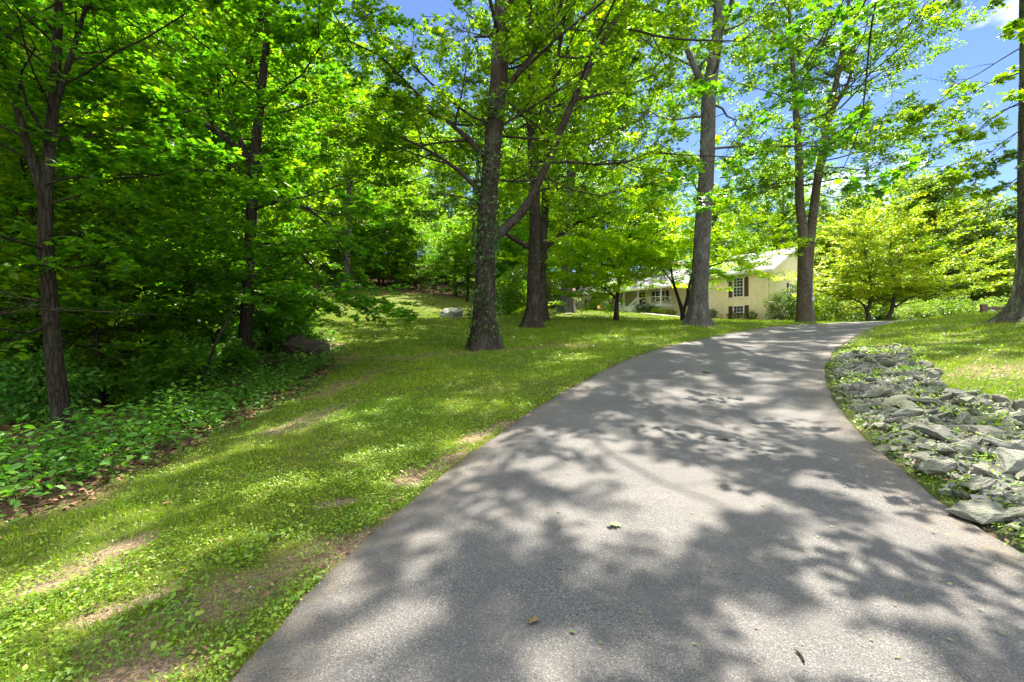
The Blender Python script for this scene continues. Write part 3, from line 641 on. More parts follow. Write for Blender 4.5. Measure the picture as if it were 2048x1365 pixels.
# ---------------------------------------------------------------- shrubs and small plants
def shrub(name, base, rx, rz, n, size, mat, seed, label, cat='shrub', group=None, kind='leaf6', bark='brown_bark', shape='round', stems_n=7, up_j=.9, zb=.1):
    rg = np.random.default_rng(seed); bx, by = base; bz = h1(bx, by)
    root = empty(name, (bx, by, bz), label=label, cat=cat, group=group)
    u = norm(rg.normal(0, 1, (n, 3))); rad = rg.uniform(.35, 1, n)**.5
    lump = 1+.22*np.sin(u[:, 0]*5+seed)*np.cos(u[:, 1]*4.3+seed)+.15*np.sin(u[:, 2]*7)
    p = u*(rad*lump)[:, None]
    if shape == 'cone': hz = rg.uniform(0, 1, n); th = rg.uniform(0, 6.28, n); rr = (1-hz*.85)*rg.uniform(.5, 1, n); p = np.c_[rr*np.cos(th), rr*np.sin(th), hz*2-1]; u = norm(np.c_[np.cos(th), np.sin(th), np.full(n, .6)])
    p = np.c_[p[:, 0]*rx, p[:, 1]*rx, (p[:, 2]+1)*rz/2+zb]
    if shape != 'cone': p[:, 2] = np.maximum(p[:, 2], .04+rg.uniform(0, .1, n))
    V, T, Q, rn = leafgeo(p, u, up_j, size, kind, rg, .15)
    mkobj('foliage', mesh_np('foliage', V, T, Q, rnd=rn), M[mat], root)
    S = np.c_[rg.normal(0, .06*rx, (stems_n, 2)), np.full(stems_n, -.05)]; th = np.arange(stems_n)*2.4
    d = norm(np.c_[np.cos(th)*.5*rx, np.sin(th)*.5*rx, np.full(stems_n, rz*.8)])
    Pp = grow(S, d, np.full(stems_n, rz*.85), 5, .05, .1, rg); Rr = np.full((stems_n, 1), .012+.008*rz)*np.linspace(1, .3, 5)[None]
    V, Q = tubes(Pp, Rr, 5); mkobj('stems', mesh_np('stems', V, quads=Q, smooth=True), M[bark], root)
    return root
shrub('flowering_shrub', H2W(21.9, 3.1), 1.0, 2.0, 2600, .10, 'white_bloom', 3, 'white flowering shrub before the left end of the house', 'shrub')
shrub('conical_shrub', H2W(19.0, 3.0), .55, 1.7, 1800, .10, 'shrub_leaf', 4, 'dark cone shaped evergreen beside the lit entry of the house', 'shrub', shape='cone')
shrub('side_shrub', (23.1, 41.3), 1.25, 2.6, 3800, .13, 'shrub_leaf', 5, 'tall grey-green shrub at the right corner of the house', 'shrub')
shrub('side_shrub', (25.2, 41.6), 1.5, 2.7, 3800, .14, 'dogwood_leaf', 6, 'yellow-green bush beside the double-trunked tree at the house end', 'shrub')
for i, (a_, b_, r_, z_, l_) in enumerate([(1.45, .7, .6, .9, 'dark low shrub right of the ground floor window'), (3.2, .6, .5, .75, 'small green shrub under the ground floor window'), (5.3, .8, .6, .9, 'low shrub beneath the wall meter box'),
        (11.6, 2.5, .5, .9, 'first dark shrub before the porch base, by the steps'), (12.5, 2.6, .5, .9, 'middle dark shrub in front of the porch base'), (10.8, 2.7, .5, .8, 'dark shrub before the right end of the porch base'),
        (17.0, 3.4, .6, 1.0, 'rounded dark shrub left of the porch steps'), (24.0, 2.6, .6, 1.4, 'dark shrub at the far left house corner')]):
    shrub('foundation_shrub', H2W(a_, b_), r_, z_, 900, .09, 'shrub_leaf', 20+i, l_, 'shrub', 'shrubs planted along the house front')
for i, (a_, b_) in enumerate([(9.6, 2.4), (8.9, 2.2), (10.1, 2.9)]):
    shrub('hosta_plant', H2W(a_, b_), .5, .45, 160, .26, 'gold_leaf', 40+i, 'low yellow-green leafy plant in the bed beside the walkway', 'plant', 'yellow-green bedding plants by the walkway', 'oval')
M['pink_bloom'] = leaf_mat('pink_bloom', [(0, (.05, .12, .03)), (.35, (.1, .2, .05)), (.45, (.75, .42, .28)), (1, (.85, .6, .45))], trans=.25)
for i, a_ in enumerate((4.15, 2.75, 1.95)):
    shrub('flower_plant', H2W(a_, 1.0), .28, .5, 220, .09, 'pink_bloom', 50+i, ['pale pink flowers below the left shutter of the ground floor window', 'small pink flowers below the middle of the ground floor window', 'pink flowers below the right shutter of the ground floor window'][i], 'flowers', 'pink flowers along the house front', 'oval')
# lantern post before the left wing
lx, ly = H2W(17.9, 3.9); lp = empty('lamp_post', (lx, ly, h1(lx, ly)), label='black lantern on a short post before the porch steps', cat='lamp')
part('post', lambda b: (bar(b, (0,0,-.1), (0,0,1.35), .07), box(b, -.12, .12, -.12, .12, -.02, .06)), M['iron'], lp)
part('lantern', lambda b: (box(b, -.13, .13, -.13, .13, 1.36, 1.42), bar(b, (.1,.1,1.42), (.12,.12,1.75), .025), bar(b, (-.1,.1,1.42), (-.12,.12,1.75), .025), bar(b, (.1,-.1,1.42), (.12,-.12,1.75), .025), bar(b, (-.1,-.1,1.42), (-.12,-.12,1.75), .025), box(b, -.17, .17, -.17, .17, 1.75, 1.8), box(b, -.1, .1, -.1, .1, 1.8, 1.88), box(b, -.04, .04, -.04, .04, 1.88, 1.98)), M['iron'], lp)
part('lamp_glass', lambda b: box(b, -.09, .09, -.09, .09, 1.425, 1.745), M['glass'], lp)

# ---------------------------------------------------------------- fence piece beyond the right bank
fx, fy = 27.9, 28.6
fe = empty('wooden_fence', (fx, fy, h1(fx, fy)), R(-8), label='weathered brown wooden rail fence behind the big trunk at right', cat='fence')
part('post', lambda b: box(b, -.14, .14, -.1, .1, -.3, .78), M['wood_dark'], fe)
part('post', lambda b: box(b, 2.86, 3.1, -.1, .1, -.3, .75), M['wood_dark'], fe)
part('post', lambda b: box(b, 5.9, 6.1, -.1, .1, -.3, .75), M['wood_dark'], fe)
part('rail', lambda b: box(b, .14, 2.86, -.05, .05, .44, .62), M['wood_dark'], fe)
part('rail', lambda b: box(b, 3.1, 5.9, -.05, .05, .44, .62), M['wood_dark'], fe)
part('rail', lambda b: box(b, .14, 2.86, -.05, .05, .02, .18), M['wood_dark'], fe)
part('brace', lambda b: bar(b, (.3, -.08, .45), (1.2, -.08, -.02), .07, .04), M['trim'], fe)

# ---------------------------------------------------------------- the named trees
bk = M
b = (-.95, 17.0)
oak = tree('oak_tree', b, [spx(b, 17, [(970,712,.43), (969,600,.345), (972,450,.315), (985,300,.30), (998,150,.30), (1006,0,.27), (1012,-180,.20), (1008,-420,.08)])], (6.6, 23, 7.0), (M['oak_bark'], M['oak_leaf']), 11,
     gap=lambda p: lumps(p, .8, -.33), limbs=34, sec=8, twig=8, lpt=29, size=.16, kind='lobed', flat=.35, explicit=[spx(b, 17, [(985,480,.17), (1050,420,.155), (1090,340,.14), (1135,225,.12,-.3), (1190,110,.10,-.6), (1262,-10,.075,-1), (1330,-170,.05,-1.5)]),
     spx(b, 17, [(985,330,.12), (930,270,.09,.3), (870,225,.06,.5), (800,205,.03,.5)]), spx(b, 17, [(975,400,.1), (925,345,.07,-.3), (860,300,.05,-.6), (790,270,.03,-1)]), spx(b, 17, [(992,200,.12), (1050,130,.08), (1110,40,.06), (1150,-60,.03)])],
     label='big ivy-clad oak with a leaning limb, nearest tree on the lawn', flare=.75, keep=.85, el=(5, 60))
# ivy up its trunk
rg = np.random.default_rng(5); nI = 1700; zz = rg.uniform(.3, 9, nI)**1.0; dens = np.clip(fnoise(zz*1.5, zz*.3, 1.3, 8)+.9, .1, 1.4); kp = rg.uniform(0, 1.2, nI) < dens; zz = zz[kp]
thI = rg.normal(-.6, 1.3, len(zz)); rI = np.interp(zz, [0, 2.5, 6, 10], [.62, .44, .40, .37])+rg.uniform(-.02, .07, len(zz)); cx = np.interp(zz, [0, 5.5, 8, 10.5], [0, .04, .28, .5])
pI = np.c_[cx+rI*np.cos(thI-1.2), rI*np.sin(thI-1.2), zz]
V, T, Q, rn = leafgeo(pI, np.c_[np.cos(thI-1.2)*.4, np.sin(thI-1.2)*.4, np.full(len(zz), -.8)], 1.3, .12, 'lobed', rg, .5)
mkobj('ivy', mesh_np('ivy', V, T, Q, rnd=rn), M['ivy_leaf'], oak)
b = (1.02, 26.0)
tree('oak_tree', b, [spx(b, 26, [(1064,665,.42), (1066,600,.32), (1070,450,.29), (1066,300,.28), (1062,180,.24), (1058,0,.18), (1050,-200,.08)])], (7, 23, 7.5), (M['oak_bark'], M['oak_leaf']), 12, gap=lambda p: lumps(p, .8, -.4), limbs=30, sec=8, twig=7, lpt=25, size=.18, flat=.35,
     explicit=[spx(b, 26, [(1068,500,.14), (1030,480,.12), (1000,460,.1), (950,400,.06)]), spx(b, 26, [(1070,320,.18), (1100,200,.14), (1125,60,.1), (1140,-60,.06)])], label='grey oak with spreading root flare standing just behind the ivy-clad oak', keep=.85)
b = (1.75, 30.0)
tree('oak_tree', b, [spx(b, 30, [(1080,655,.42), (1082,560,.30), (1086,470,.28), (1092,380,.22), (1096,250,.18), (1100,100,.12), (1105,-50,.06)])], (7.5, 20, 6.5), (M['oak_bark'], M['oak_leaf']), 13, limbs=26, sec=7, twig=7, lpt=19, size=.24, flat=.35,
     explicit=[spx(b, 30, [(1085,500,.16), (1120,470,.13,.5), (1160,440,.1,1), (1210,430,.06,1)])], label='slimmer trunk half hidden behind the grey oak with root flare')
b = (5.0, 44.0)
tree('oak_tree', b, [spx(b, 44, [(1133,632,.62), (1134,560,.48), (1136,450,.42), (1142,330,.36), (1150,200,.25), (1150,50,.12)])], (9, 24, 9), (M['grey_bark'], M['oak_leaf']), 14, limbs=40, sec=8, twig=7, lpt=24, size=.27, flat=.35,
     explicit=[spx(b, 44, [(1142,360,.24), (1175,270,.2), (1220,180,.15), (1270,90,.1), (1300,20,.05)]), spx(b, 44, [(1140,420,.2), (1190,330,.16), (1240,260,.12), (1320,210,.07)]), spx(b, 44, [(1140,330,.2), (1160,220,.16), (1185,100,.1)])], label='thick grey trunk at the left end of the house')
b = (10.0, 26.1)
tree('tulip_tree', b, [spx(b, 26.1, [(1395,660,.52), (1397,600,.42), (1403,500,.42), (1409,400,.40), (1415,300,.38), (1418,180,.36), (1432,90,.30), (1440,0,.26), (1450,-150,.18), (1455,-330,.06)])], (9.5, 26, 6.5), (M['grey_bark'], M['oak_leaf']), 15, limbs=32, sec=7, twig=7, lpt=24, size=.18, flat=.3,
     explicit=[spx(b, 26.1, [(1415,195,.2), (1395,150,.17), (1370,90,.15), (1352,20,.12), (1345,-100,.08), (1330,-230,.03)]), spx(b, 26.1, [(1440,60,.17), (1462,15,.14), (1480,-80,.1), (1500,-200,.04)]), spx(b, 26.1, [(1412,420,.05), (1380,350,.04), (1340,330,.03), (1300,325,.02)])],
     label='tall straight grey tree forking high up before the house', flare=.85, keep=.72, el=(0, 55), lobes=7)
b = (19.9, 33.0)
tree('twin_trunk_tree', b, [spx(b, 33, [(1609,655,.50), (1610,580,.46), (1607,480,.32), (1599,400,.27), (1598,310,.24), (1590,200,.18), (1580,60,.1), (1575,-40,.05)]), spx(b, 33, [(1612,560,.34), (1620,480,.29), (1632,380,.26), (1645,300,.24), (1665,200,.19), (1685,100,.14), (1700,-20,.07)])],
     (8.8, 25, 7.4), (M['brown_bark'], M['oak_leaf']), 16, limbs=48, sec=8, twig=7, lpt=28, size=.20, flat=.35, explicit=[spx(b, 33, [(1632,375,.12), (1655,300,.1), (1690,260,.07), (1730,230,.04)]), spx(b, 33, [(1650,250,.12), (1700,160,.09), (1710,90,.06)])],
     label='twin-trunked brown-barked tree beside the crest of the driveway', flare=.35, keep=.88, el=(-12, 60))
b = (17.5, 16.0)
rt = tree('oak_tree', b, [spx(b, 16, [(2080,648,.56), (2072,560,.44), (2071,400,.41), (2070,200,.38), (2070,0,.35), (2060,-250,.28), (2065,-500,.1)])], (4.6, 22, 2.9), (M['moss_bark'], M['oak_leaf']), 17, gap=lambda p: lumps(p, 1.0, -.2), limbs=22, sec=7, twig=7, lpt=19, size=.19, kind='lobed', flat=.4,
     az=(-60, 80), el=(-22, 30), limbup=-.12, keep=.7, limb_r=.07, label='thick lichen-covered trunk with mossy roots at the right edge', flare=1.0, lobes=5)
b = (-7.43, 8.04)
tree('maple_tree', b, [spx(b, 8, [(132,885,.125), (112,760,.112), (102,640,.105), (92,500,.098), (90,390,.09), (104,250,.078), (113,130,.066), (118,0,.055), (125,-300,.03)])], (1.3, 9.5, 3.9), (M['dark_bark'], M['maple_leaf']), 18, limbs=30, sec=7, twig=7, lpt=30, size=.112, kind='maple', flat=.85,
     explicit=[spx(b, 8, [(90,410,.07), (60,300,.055,-.2), (25,200,.04,-.4), (0,60,.03,-.5)]), spx(b, 8, [(108,220,.05), (140,120,.04), (170,30,.03), (190,-60,.02)])], up_j=.35, el=(-8, 60), flare=.3, keep=.8, gap=lambda p: p[:, 1] > 6.3, label='slender dark maple at the far left by the edge of the woods')
b = (-7.75, 14.04)
tree('maple_tree', b, [spx(b, 14, [(482,745,.21), (490,690,.165), (497,560,.15), (503,420,.145), (508,320,.14), (517,240,.12), (530,120,.1), (540,0,.08), (545,-250,.03)])], (1.7, 13, 5.3), (M['dark_bark'], M['maple_leaf']), 19, gap=lambda p: p[:, 0] < -2.75+.35*np.sin(p[:, 2]*3.1), limbs=36, sec=8, twig=7, lpt=30, size=.125, kind='maple', flat=.85,
     explicit=[spx(b, 14, [(505,325,.1), (470,290,.085), (400,240,.07), (330,205,.05), (255,195,.03)]), spx(b, 14, [(505,340,.08), (475,265,.07), (452,215,.05), (440,150,.03)]), spx(b, 14, [(495,145,.08), (505,60,.07), (560,0,.04)]), spx(b, 14, [(503,420,.05), (570,395,.04,-.3), (650,435,.028,-.7), (700,530,.016,-1.0), (715,600,.007,-1.1)]), spx(b, 14, [(500,500,.045), (560,475,.035,-.5), (620,520,.022,-1.1), (655,590,.010,-1.5)]), spx(b, 14, [(498,560,.045), (440,545,.035,-.8), (380,580,.02,-1.6), (340,640,.008,-2)])], up_j=.35, el=(-12, 60), flare=.35, keep=.82, label='dark-trunked maple left of the lawn beside the dark boulder')
tree('maple_tree', (-9.7, 5.2), [[(0,0,0,.14), (.1,.1,3,.12), (0,.3,6,.09), (.1,.4,10,.03)]], (3.6, 9.5, 3.2), (M['dark_bark'], M['maple_leaf']), 20, limbs=16, sec=6, twig=6, lpt=19, size=.13, kind='maple', flat=.85, up_j=.35, el=(-5, 55), keep=.8,
     label='maple outside the left edge with leaves reaching into view')
b = (10.2, 6.6)
tree('maple_tree', b, [[(0,0,-.1,.24), (0,.1,3,.2), (-.2,.2,6,.17), (-.1,.2,9,.12), (0,0,12,.04)]], (8.6, 12, 6.0), (M['dark_bark'], M['maple_leaf']), 21, limbs=13, sec=6, twig=6, lpt=19, size=.13, kind='maple', flat=.8, gap=lambda p: p[:, 0] < 5.6, az=(-80, 36), el=(-14, 14), limbup=-.30, limb_r=.15, up_j=.4, keep=.75,
     explicit=[[(0,.1,8.2,.06), (-2.0,.3,7.9,.05), (-4.2,.5,6.9,.03), (-4.9,.5,5.6,.014), (-5.0,.5,4.4,.010), (-5.05,.5,3.6,.008), (-5.4,.5,2.95,.004)]], label='overhanging maple whose branch hangs over the driveway at upper right')
b = (6.92, 32)
tree('dogwood_tree', b, [spx(b, 32, [(1232,650,.16), (1233,610,.12), (1236,575,.11), (1246,535,.09), (1258,490,.06), (1262,430,.03)])], (1.9, 8.8, 5.3), (M['dark_bark'], M['dogwood_leaf']), 22, limbs=34, sec=8, twig=7, lpt=24, size=.2, flat=.85, up_j=.35,
     explicit=[spx(b, 32, [(1235,600,.07), (1210,575,.06), (1185,565,.05), (1150,570,.03)]), spx(b, 32, [(1237,560,.07), (1222,520,.05), (1205,480,.03)])], el=(0, 50), flare=.5, sides=14, label='spreading small tree with bright leaves in front of the porch', keep=.85)
b = (11.38, 32)
tree('dogwood_tree', b, [spx(b, 32, [(1366,648,.15), (1366,622,.13), (1356,595,.1), (1345,560,.08), (1340,520,.05), (1325,470,.03)]), spx(b, 32, [(1367,625,.1), (1376,590,.09), (1382,550,.07), (1400,510,.05), (1430,470,.03)])], (2.0, 8.2, 4.9), (M['dark_bark'], M['dogwood_leaf']), 23, limbs=30, sec=7, twig=7, lpt=19, size=.19, flat=.85, up_j=.35,
     explicit=[spx(b, 32, [(1385,545,.06), (1430,530,.05,-.5), (1470,515,.035,-.8), (1510,540,.02,-1)]), spx(b, 32, [(1345,565,.05), (1320,530,.04), (1295,500,.03)])], el=(0, 45), flare=.4, sides=14, label='forked small tree standing just left of the tall grey trunk', keep=.8)
b = (29.0, 38.2)
tree('golden_maple', b, [spx(b, 38.2, [(1738,648,.16), (1737,625,.13), (1725,605,.1), (1700,595,.08), (1670,585,.05)]), spx(b, 38.2, [(1735,625,.11), (1745,580,.09), (1735,530,.07), (1725,480,.04)])], (.9, 6.0, 4.8), (M['brown_bark'], M['gold_leaf']), 24, limbs=30, sec=8, twig=7, lpt=21, size=.17, kind='oval', flat=.9, up_j=.3,
     el=(5, 55), flare=.3, sides=12, label='low golden-leaved ornamental tree nearest the house corner', group='golden ornamental trees past the driveway', ztop=None)
b = (31.2, 37.6)
tree('golden_maple', b, [spx(b, 37.6, [(1770,648,.17), (1785,618,.14), (1789,590,.12), (1787,560,.1), (1783,530,.07), (1780,480,.03)]), spx(b, 37.6, [(1782,620,.1), (1810,600,.08), (1840,585,.06), (1865,560,.04)])], (1.0, 7.4, 5.2), (M['brown_bark'], M['gold_leaf']), 25, limbs=34, sec=8, twig=7, lpt=21, size=.17, kind='oval', flat=.9, up_j=.3,
     el=(5, 60), flare=.3, sides=12, label='taller golden-leaved ornamental tree with several bending trunks', group='golden ornamental trees past the driveway')
b = H2W(14.9, 4.6)
tree('crape_myrtle', b, [[(0,0,0,.15), (.05,0,.7,.13), (.3,-.2,1.6,.09), (.9,-.3,2.7,.05), (1.2,-.3,3.4,.02)], [(.05,0,.6,.11), (-.3,.1,1.5,.09), (-.8,.2,2.6,.05), (-1.1,.2,3.3,.02)]], (1.7, 4.0, 2.0), (M['brown_bark'], M['dogwood_leaf']), 26, limbs=12, sec=6, twig=5, lpt=14, size=.14, flat=.4, sides=12, label='small brown-stemmed tree growing at the porch steps')
b = xy(gp(935, 603)); 
tree('young_tree', b, [[(0,0,0,.10), (.1,0,2,.08), (0,.1,4.5,.05), (.1,0,6.5,.02)]], (2.6, 7.2, 3.2), (M['dark_bark'], M['wood_leaf']), 27, limbs=18, sec=6, twig=6, lpt=19, size=.22, flat=.8, sides=12, label='young tree on the shaded slope behind the pale lawn rock')

for i, (x_, y_, r_, z_, l_) in enumerate([(-8.9, 9.2, .75, 1.3, 'ragged shrub left of the base of the slender maple'), (-7.9, 10.3, .6, .9, 'ragged low shrub just behind the slender maple'), (-8.1, 11.9, .8, 1.2, 'ragged shrub left of the leaning sapling'), (-7.5, 12.9, .6, .9, 'low shrub between the leaning sapling and the dark-trunked maple'),
        (-8.6, 14.6, .8, 1.4, 'shrub behind the base of the dark-trunked maple'), (-7.3, 15.9, .7, 1.0, 'leafy shrub overhanging the back of the dark boulder'), (-8.6, 18.5, 1.0, 1.8, 'shrub at the woods edge beyond the dark boulder'), (-10.2, 21.5, 1.3, 2.4, 'tall shrub at the woods edge where the lawn widens')]):
    shrub('edge_shrub', (x_, y_), r_, z_, int(2200*r_*z_)+900, .11, 'maple_leaf' if i % 2 else 'weed_leaf', 85+i, l_, 'shrub', 'ragged shrubs along the woods edge', 'lobed' if i % 2 else 'leaf6', zb=.0)
# small box and conduit on the twin-trunk tree
cx_, cy_ = 20.28, 32.6; cb = empty('utility_box', (cx_, cy_, h1(cx_, cy_)+1.55), label='small grey utility box with conduit strapped to the twin-trunked tree', cat='utility box')
part('box', lambda b_: (box(b_, -.09, .09, -.06, .04, -.1, .14), box(b_, -.10, .10, -.075, .05, .141, .16)), M['meter'], cb)
part('conduit', lambda b_: (bar(b_, (0, 0, -.101), (0, 0, -1.6), .045), bar(b_, (0, 0, .165), (0, 0, 1.3), .045)), M['pipe'], cb)

# ---------------------------------------------------------------- woodland and distant trees (one of each kind, then copies)
def proto(name, H, z0, Rc, seed, leaf, bark, size, limbs, sec, twig, lpt, r, base, flat=.5, kind='oval', n=2, el=(0, 60)):
    rg = np.random.default_rng(seed); w_ = rg.normal(0, .25, (4, 2))
    st = [(0, 0, -.3, r*1.15), (w_[0, 0], w_[0, 1], H*.3, r*.85), (w_[1, 0], w_[1, 1], H*.6, r*.55), (w_[2, 0], w_[2, 1], H*.95, r*.12)]
    return tree(name, base, [st], (z0, H, Rc), (M[bark], M[leaf]), seed, limbs=limbs, sec=sec, twig=twig, lpt=lpt, size=size, kind=kind, flat=flat, sides=12, step=.6, el=el, keep=.9)
def place(protos, spots, label, group, cat='tree'):
    """spots: (x,y,scale,proto index). The first use of a prototype moves it, later ones copy it."""
    used = set()
    for i, s in enumerate(spots):
        x_, y_, sc, k = s[:4]; o = protos[k] if (k not in used and not protos[k].get('label')) else copy_tree(protos[k]); used.add(k)
        o.location = (x_, y_, h1(x_, y_)-.05); o.rotation_euler = (0, 0, rng.uniform(0, 6.28)); o.scale = (sc, sc, sc*rng.uniform(.92, 1.1))
        o['label'] = s[4] if len(s) > 4 else label; o['category'] = cat; o['group'] = group
def scatter(n, x0, x1, y0, y1, dmin, cond, taken, tries=4000):
    o = []
    for _ in range(tries):
        if len(o) >= n: break
        x_, y_ = rng.uniform(x0, x1), rng.uniform(y0, y1)
        if abs(x_)/max(y_, 1) > 1.35 or not cond(x_, y_): continue
        if all((x_-a_)**2+(y_-b_)**2 > dmin**2 for a_, b_ in taken): o.append((x_, y_)); taken.append((x_, y_))
    return o
forest = lambda x_, y_: (not in_poly(np.array([x_]), np.array([y_]), LAWN)[0])
big = [proto('forest_tree', 22, 5, 5.6, 101, 'wood_leaf', 'dark_bark', .36, 30, 7, 6, 13, .30, (-30, 40)), proto('forest_tree', 19, 4, 6.0, 102, 'wood_leaf', 'dark_bark', .38, 30, 7, 6, 13, .26, (-34, 40)), proto('forest_tree', 25, 7, 6.2, 103, 'oak_leaf', 'grey_bark', .38, 32, 7, 6, 13, .34, (-38, 40))]
und = [proto('understory_tree', 7.5, 1.0, 3.0, 111, 'wood_leaf', 'dark_bark', .20, 26, 6, 6, 12, .07, (-30, 30), .85, el=(-5, 50)), proto('understory_tree', 5.5, .4, 2.8, 112, 'maple_leaf', 'dark_bark', .17, 24, 6, 6, 12, .05, (-34, 30), .85, el=(-5, 45))]
far = [proto('distant_tree', 19, 3, 6.5, 121, 'far_leaf', 'dark_bark', .48, 30, 7, 6, 12, .3, (-30, 90)), proto('distant_tree', 16, 2, 6.0, 122, 'far_leaf', 'dark_bark', .46, 28, 7, 6, 12, .25, (-34, 90))]
tk = [(-7.4, 8), (-7.7, 14), (-8.6, 4.4)]
s1 = scatter(19, -44, -10, 13, 50, 5.4, forest, tk)
place(big, [(x_, y_, rng.uniform(.7, 1.05), i % 3) for i, (x_, y_) in enumerate(s1)], 'tall leafy tree in the woods left of the lawn', 'woodland trees left of the lawn')
tk2 = []
s2 = scatter(62, -36, -8.4, 9.5, 42, 2.1, lambda x_, y_: forest(x_, y_) and poly_dist(np.array([x_]), np.array([y_]), LAWN)[0] > .8 and math.hypot(x_+7.7, y_-14) > 2.0, tk2)
place(und, [(x_, y_, rng.uniform(.55, 1.1), i % 2) for i, (x_, y_) in enumerate(s2)], 'leafy sapling filling the gaps low in the left woods', 'saplings under the left woods', 'sapling')
tk3 = []
place(und, [(-8.4, 10.6, .42, 1, 'low leafy sapling right of the slender maple at far left'), (-9.6, 11.8, .6, 0, 'taller sapling between the two dark maples'), (-9.0, 16.4, .5, 1, 'leafy sapling behind the dark boulder'), (-10.5, 9.6, .6, 1, 'bushy sapling left of the slender maple'), (-10.6, 14.2, .7, 0, 'sapling just left of the dark-trunked maple'), (-12.2, 12.0, .8, 0, 'sapling hiding the uprooted stump')], '', 'saplings at the edge of the woods', 'sapling')
s3 = scatter(46, -60, 18, 55, 125, 6.0, forest, tk3)
place(big, [(x_, y_, rng.uniform(.8, 1.15), i % 3) for i, (x_, y_) in enumerate(s3)], 'tall woodland tree on the slope at the back of the lawn', 'trees on the slope behind the lawn')
s3b = scatter(54, -30, 6, 52, 80, 2.7, lambda x_, y_: forest(x_, y_), [])
place(und, [(x_, y_, rng.uniform(.9, 1.3), i % 2) for i, (x_, y_) in enumerate(s3b)], 'bushy sapling along the shaded back edge of the lawn', 'saplings along the back edge of the lawn', 'sapling')
s4 = scatter(24, 8, 56, 64, 100, 5.5, lambda x_, y_: True, tk3)
place(big, [(x_, y_, rng.uniform(.75, 1.0), i % 3) for i, (x_, y_) in enumerate(s4)], 'tall tree rising behind the roof of the house', 'trees behind the house')
s5 = scatter(34, 34, 115, 56, 104, 6.5, lambda x_, y_: x_/y_ > .60, [])
place(far, [(x_, y_, rng.uniform(.85, 1.1), i % 2) for i, (x_, y_) in enumerate(s5)], 'distant tree in the wood beyond the golden trees', 'distant trees beyond the driveway crest')
place([far[1]], [(39, 58, .75, 0, 'rounded tree between the twin-trunked tree and the golden trees')], '', 'trees behind the house')
# bushes behind the trunk group and right of it
for i, (px, D, r_, z_, l_) in enumerate([(1020, 37, 1.6, 3.2, 'leafy bush between the ivy-clad oak and the grey oak'), (1045, 42, 1.8, 3.6, 'tall bush behind the grey oak with root flare'), (1105, 50, 1.6, 3.0, 'dark bush left of the thick grey trunk by the house')]):
    X_ = (px-1024)/FPX*D; shrub('rhododendron_bush', (X_, D), r_, z_, 5000, .17, 'shrub_leaf' if i else 'wood_leaf', 60+i, l_, 'bush')
for i, (px, D, r_, z_, l_) in enumerate([(1650, 44, 2.0, 2.6, 'low bush just right of the twin-trunked tree'), (1700, 47, 2.2, 2.8, 'bush behind the left golden tree'), (1860, 46, 2.4, 2.6, 'bluish bush right of the golden trees'), (1910, 43, 2.2, 2.4, 'bluish bush left of the rail fence'), (1820, 50, 2.4, 3, 'bush behind the right golden tree'), (1965, 48, 2.6, 3.2, 'tall bush behind the rail fence'), (2020, 44, 2.4, 3.0, 'bush behind the thick mossy trunk')]):
    X_ = (px-1024)/FPX*D; shrub('hedge_bush', (X_, D), r_, z_, 4200, .2, 'far_leaf', 70+i, l_, 'bush', 'bushes beyond the driveway crest')

# ---------------------------------------------------------------- rocks
def rock_mesh(name, seed, n=16, sub=0, e=(1, .8, .6), bev=.06):
    rg = np.random.default_rng(seed); bm = bmesh.new()
    pts = norm(rg.normal(0, 1, (n, 3)))*np.array(e)*rg.uniform(.8, 1.1, (n, 1))*.5
    for p_ in pts: bm.verts.new(p_)
    r_ = bmesh.ops.convex_hull(bm, input=bm.verts); bmesh.ops.delete(bm, geom=[v for v in bm.verts if not v.link_faces], context='VERTS')
    bmesh.ops.dissolve_limit(bm, angle_limit=R(14), verts=bm.verts, edges=bm.edges)
    bmesh.ops.bevel(bm, geom=list(bm.edges), offset=bev*.5, segments=2, profile=.6, affect='EDGES', clamp_overlap=True)
    if sub:
        bmesh.ops.triangulate(bm, faces=bm.faces); bmesh.ops.subdivide_edges(bm, edges=bm.edges, cuts=sub, use_grid_fill=True, smooth=.35)
        for v in bm.verts:
            c_ = v.co*6; v.co += v.co.normalized()*(.035*math.sin(c_.x*2.1+seed)*math.cos(c_.y*2.7)+.025*math.sin(c_.z*5+c_.x*3))
    me = bpy.data.meshes.new(name); bm.to_mesh(me); bm.free()
    me.polygons.foreach_set('use_smooth', [bool(sub)]*len(me.polygons)); me.update(); return me
def rock(name, me, mat, loc, sc, rot, label, cat='rock', group=None):
    if not me.materials: me.materials.append(M[mat])
    o = bpy.data.objects.new(name, me); C.objects.link(o); o.location = loc; o.scale = sc; o.rotation_euler = rot
    return tag(o, label, cat, group)
g = gp(903, 634); rock('lawn_rock', rock_mesh('lawn_rock', 31, 22, 2, (1.2, .8, .75), .12), 'boulder', (g.x, g.y+.4, g.z+.28), (1.75, 1.3, 1.25), (0, 0, .1), 'pale grey boulder lying alone on the open lawn', 'boulder')
g = gp(612, 718); rock('boulder', rock_mesh('boulder', 32, 24, 2, (1.2, .9, .8), .14), 'dark_boulder', (g.x-.15, g.y+.5, g.z+.28), (1.4, 1.25, 1.35), (0.1, .25, -.3), 'rounded dark brown boulder at the edge of the woods', 'boulder')
g = gp(910, 584); rock('lawn_rock', rock_mesh('lawn_rock', 33, 14, 1), 'boulder', (g.x, g.y, g.z+.2), (1.5, 1.0, .9), (0, 0, .5), 'brown rock on the shaded slope behind the pale lawn boulder', 'rock')
